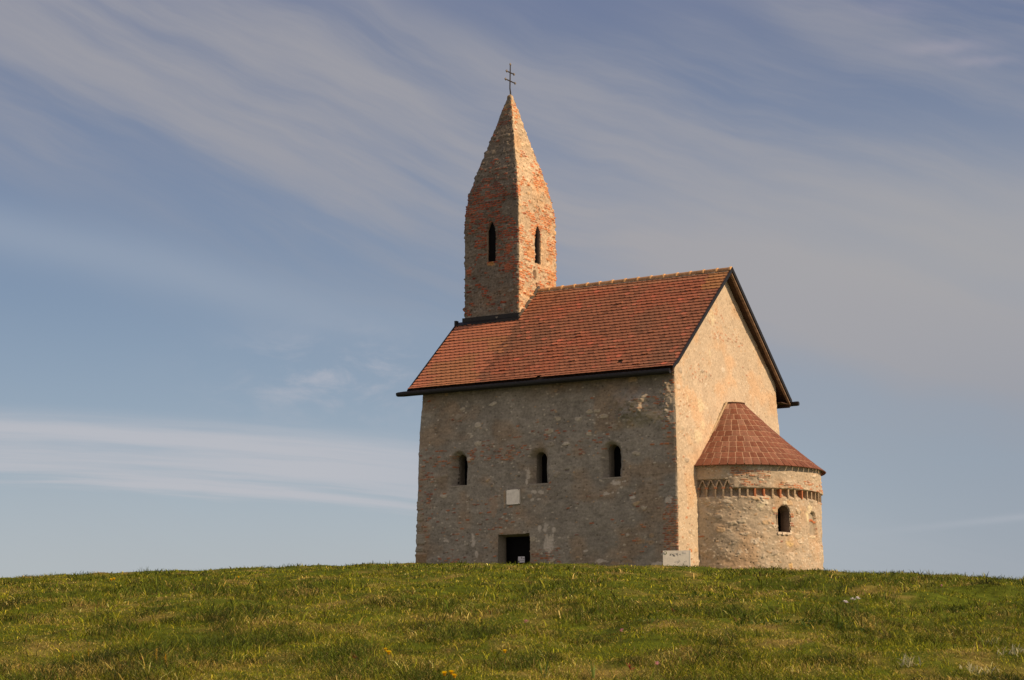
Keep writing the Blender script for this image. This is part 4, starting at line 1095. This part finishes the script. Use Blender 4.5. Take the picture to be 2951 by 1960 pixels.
def spike(px, py, hgt, label):
    x_, y_, z_ = on_ground(px, py); o = empty('flower_spike', (x_, y_, z_)); tag(o, label, 'flower', 'tall yellow flower spikes in the grass')
    m = MB(); m.tube([(0, 0, -.02), (.004, .002, hgt * .5), (.0, .004, hgt)], [.002, .0018, .0012], 5, (.22, .20, .06)); m.build('stem', M_LEAF, o)
    m = MB()
    for i in range(46):
        t = rp.uniform(.35, 1); a = rp.uniform(0, 2 * pi)
        ribbon(m, (0, 0, hgt * t), a, rp.uniform(.0, .8), .010 * (1.3 - t * .5), .006, .2, (.95, .62, .04) if rp.random() < .7 else (.35, .30, .06), 2)
    m.build('blossom', M_PETAL, o)
for (px, py, hg, lb) in ((255, 1918, .10, 'taller yellow flower spike at the lower left, first from the left'), (450, 1930, .095, 'bushy yellow flower spike beside the red leaves, lower left'), (476, 1928, .05, 'short yellow spike just right of the bushy one'), (209, 1920, .035, 'short bent yellow spike at the far lower left')):
    spike(px, py, hg + .04, lb)
def small_flower(name, px, py, dia, hg, c_, label, grp, n=6):
    x_, y_, z_ = on_ground(px, py, hg); o = empty(name, (x_, y_, z_)); tag(o, label, 'flower', grp)
    m = MB(); m.tube([(0, 0, -.02), (0, 0, hg)], .0016, 5, (.14, .13, .05)); m.build('stem', M_LEAF, o)
    m = MB()
    for q_ in range(3):
        cx_, cy_ = rp.uniform(-.012, .012, 2)
        for j in range(n): ribbon(m, (cx_, cy_, hg + .006 * q_), 2 * pi * j / n, rp.uniform(.2, .9), dia / 2, dia * .3, .3, c_, 3)
    m.build('flower_head', M_PETAL, o)
for (px, py, lb) in ((2715, 1690, 'pale pink flower high on the right slope'), (1517, 1795, 'pink clover like flower below the church door'), (1789, 1820, 'pink flower in the middle of the slope'), (1895, 1917, 'small pink flower near the bottom, right of centre')):
    small_flower('pink_flower', px, py, .034, .10, (.75, .42, .48), lb, 'small pink flowers in the turf')
for (px, py, lb) in ((2437, 1738, 'white flower, lower left of three on the right slope'), (2458, 1730, 'white flower, middle of three on the right slope'), (2472, 1728, 'white flower, rightmost of three on the right slope')):
    small_flower('white_flower', px, py, .045, .11, (.85, .82, .88), lb, 'small white flowers on the right slope')
def leafy(name, px, py, n, L_, wd, cA, cB, label, cat, grp, elr=(.5, 1.35), droop=.5, spread=.04):
    x_, y_, z_ = on_ground(px, py); o = empty(name, (x_, y_, z_)); tag(o, label, cat, grp)
    m = MB(); st = MB()
    for i in range(n):
        sx_, sy_ = rp.normal(0, spread, 2); a = rp.uniform(0, 2 * pi)
        c_ = tuple(lerp(np.array(cA), np.array(cB), rp.random()))
        ribbon(m, (sx_, sy_, float(ground_z(x_ + sx_, y_ + sy_)) - z_ + .01), a, rp.uniform(*elr), L_ * rp.uniform(.5, 1.15), wd * rp.uniform(.7, 1.2), droop * rp.uniform(.3, 1.4), c_, 6, rp.uniform(-.8, .8))
    m.build('leaves', M_LEAF, o)
    st.tube([(0, 0, -.03), (0.002, 0, .03)], .003, 5, (.14, .15, .07))
    st.build('stem', M_LEAF, o)
sil = ((.30, .31, .17), (.62, .60, .40))
for (px, py, n, L_, sp_, lb) in ((2628, 1925, 26, .10, .035, 'silver leaved plant with a pale broad leaf, leftmost at the lower right'), (2817, 1948, 34, .08, .06, 'wide silvery leaf clump at the bottom edge, lower right'),
                                (2915, 1888, 34, .08, .05, 'silvery narrow leaved plant at the right edge'), (2858, 1862, 10, .08, .02, 'small upright silvery shoot by the bare patch at right')):
    leafy('silver_plant', px, py, n, L_ * .8, .008, *sil, lb, 'plant', 'silver leaved plants at lower right', elr=(.7, 1.5), droop=.7, spread=sp_)
gr_ = ((.055, .095, .015), (.10, .15, .025))
for (px, py, n, L_, sp_, lb) in ((2437, 1812, 40, .15, .12, 'dark broad leaved weed clump on the right slope'), (2035, 1722, 30, .16, .12, 'dark leafy weed patch below the apse, left'), (1690, 1722, 22, .15, .08, 'bright green leafy clump below the nave wall'), (2210, 1800, 24, .14, .12, 'dark creeping weed below the apse, right'),
                                (1893, 1788, 20, .12, .12, 'light green leafy weed in the middle of the slope'), (2330, 1800, 18, .13, .06, 'light green rosette left of the dark clump')):
    leafy('broad_weed', px, py, n * 2, L_ * .55, .016, *gr_, lb, 'weed', 'broad leaved weeds on the slope', elr=(.2, 1.0), spread=sp_ * 1.3)
for (px, py, lb) in ((1569, 1958, 'upright lance shaped leaf at the bottom edge, left of two'), (1705, 1960, 'upright lance shaped leaf at the bottom edge, right of two')):
    leafy('lance_leaf', px, py, 4, .10, .012, (.12, .19, .04), (.17, .24, .05), lb, 'plant', 'bright upright leaves at the bottom edge', elr=(1.1, 1.5), droop=.2, spread=.006)
for (px, py, n, L_, sp_, lb) in ((414, 1654, 40, .13, .07, 'taller leaning grass tussock on the left skyline'), (450, 1652, 20, .08, .04, 'low dark tuft on the skyline right of the tall tussock')):
    leafy('grass_tussock', px, py, n, L_, .007, (.05, .08, .02), (.09, .12, .03), lb, 'grass tuft', 'tussocks on the left skyline', elr=(.7, 1.4), droop=.5, spread=sp_)
for (px, py, lb) in ((1025, 1912, 'small red leaved sprig left of the three yellow flowers'), (1817, 1936, 'dark red sprig near the bottom, right of centre'), (400, 1912, 'red leaved sprig beside the bushy yellow spike'), (1415, 1772, 'thin reddish stem in mid slope below the door'), (1940, 1768, 'reddish brown sprig in mid slope below the board')):
    leafy('red_sprig', px, py, 9, .05, .008, (.22, .045, .025), (.30, .08, .05), lb, 'plant', 'small reddish sprigs in the grass', elr=(.6, 1.4), droop=.4, spread=.008)

# ------------------------------------------------------------------ information board by the corner
bx_, by_ = 10.55, -1.2
vw = np.array([CAM[0] - bx_, CAM[1] - by_]); ang = math.atan2(vw[1], vw[0]) + radians(90) - radians(6)
gz0 = float(ground_z(bx_, by_))
board = empty('information_board', (bx_, by_, gz0)); board.rotation_euler = (0, 0, ang)
tag(board, 'pale information board with a round green badge standing before the sunlit church corner', 'sign')
BT = 1.0 - gz0; BW = .86; BH = .80
m = MB(); m.box((-BW / 2, -.012, BT - BH), (BW / 2, .012, BT)); panel = m.build('panel', M_BOARD, board)
m = MB(); m.box((BW / 2, -.016, BT - BH), (BW / 2 + .028, .03, BT + .004)); m.build('edge_strip', M_BOARDEDGE, board)
for s_ in (-1, 1):
    m = MB(); m.tube([(s_ * .32, .035, -.15), (s_ * .32, .035, BT - .05)], .02, 8, (.3, .3, .3)); m.build('leg', M_GREYM, board)
def disc(mb, cx_, cz_, r_, y_, n=20, th=.003):
    v_ = [(cx_ + r_ * cos(2 * pi * i / n), y_, cz_ + r_ * sin(2 * pi * i / n)) for i in range(n)]; v2 = [(a, y_ - th, b) for a, _, b in v_]
    mb.add(v_ + v2, [tuple(range(n)), tuple(range(n, 2 * n))[::-1]] + [(i, (i + 1) % n, n + (i + 1) % n, n + i) for i in range(n)])
m = MB(); disc(m, -BW / 2 + .075, BT - .075, .052, -.014); m.build('badge', M_GREEN, board)
m = MB(); disc(m, -BW / 2 + .072, BT - .070, .034, -.019); m.build('badge_centre', M_WHITE, board)
m = MB(); m.box((BW / 2 - .21, -.017, BT - .10), (BW / 2 - .11, -.013, BT - .035)); m.build('sticker', M_WHITE, board)
m = MB()
def stroke(x0_, z0_, x1_, z1_, w_=.010):
    w_ *= 1.4
    dx_, dz_ = x1_ - x0_, z1_ - z0_; l_ = math.hypot(dx_, dz_); nx_, nz_ = -dz_ / l_ * w_ / 2, dx_ / l_ * w_ / 2
    a = [(x0_ - nx_, -.014, BT - z0_ - nz_), (x1_ - nx_, -.014, BT - z1_ - nz_), (x1_ + nx_, -.014, BT - z1_ + nz_), (x0_ + nx_, -.014, BT - z0_ + nz_)]
    m.hexa([(p[0], -.0125, p[2]) for p in a] + [(p[0], -.016, p[2]) for p in a])
zx0 = -.16
for (a, b, c2, d2, w_) in ((0, .10, .035, .155, .012), (.03, .10, .0, .16, .014), (.06, .10, .09, .14, .02), (.10, .105, .085, .14, .016), (.14, .10, .12, .145, .012), (.10, .165, .16, .17, .022), (.20, .10, .24, .15, .030), (.23, .13, .26, .165, .02), (.30, .13, .33, .11, .016), (.32, .12, .345, .14, .018), (.22, .10, .25, .11, .02)):
    stroke(zx0 + a - .04, b, zx0 + c2 - .04, d2, w_)
for i in range(26):
    a = rp.uniform(-.08, .36); b = rp.uniform(.30, .52); stroke(a, b, a + rp.uniform(-.02, .035), b + rp.uniform(-.01, .03), rp.uniform(.004, .009))
m.build('writing', M_INK, board)
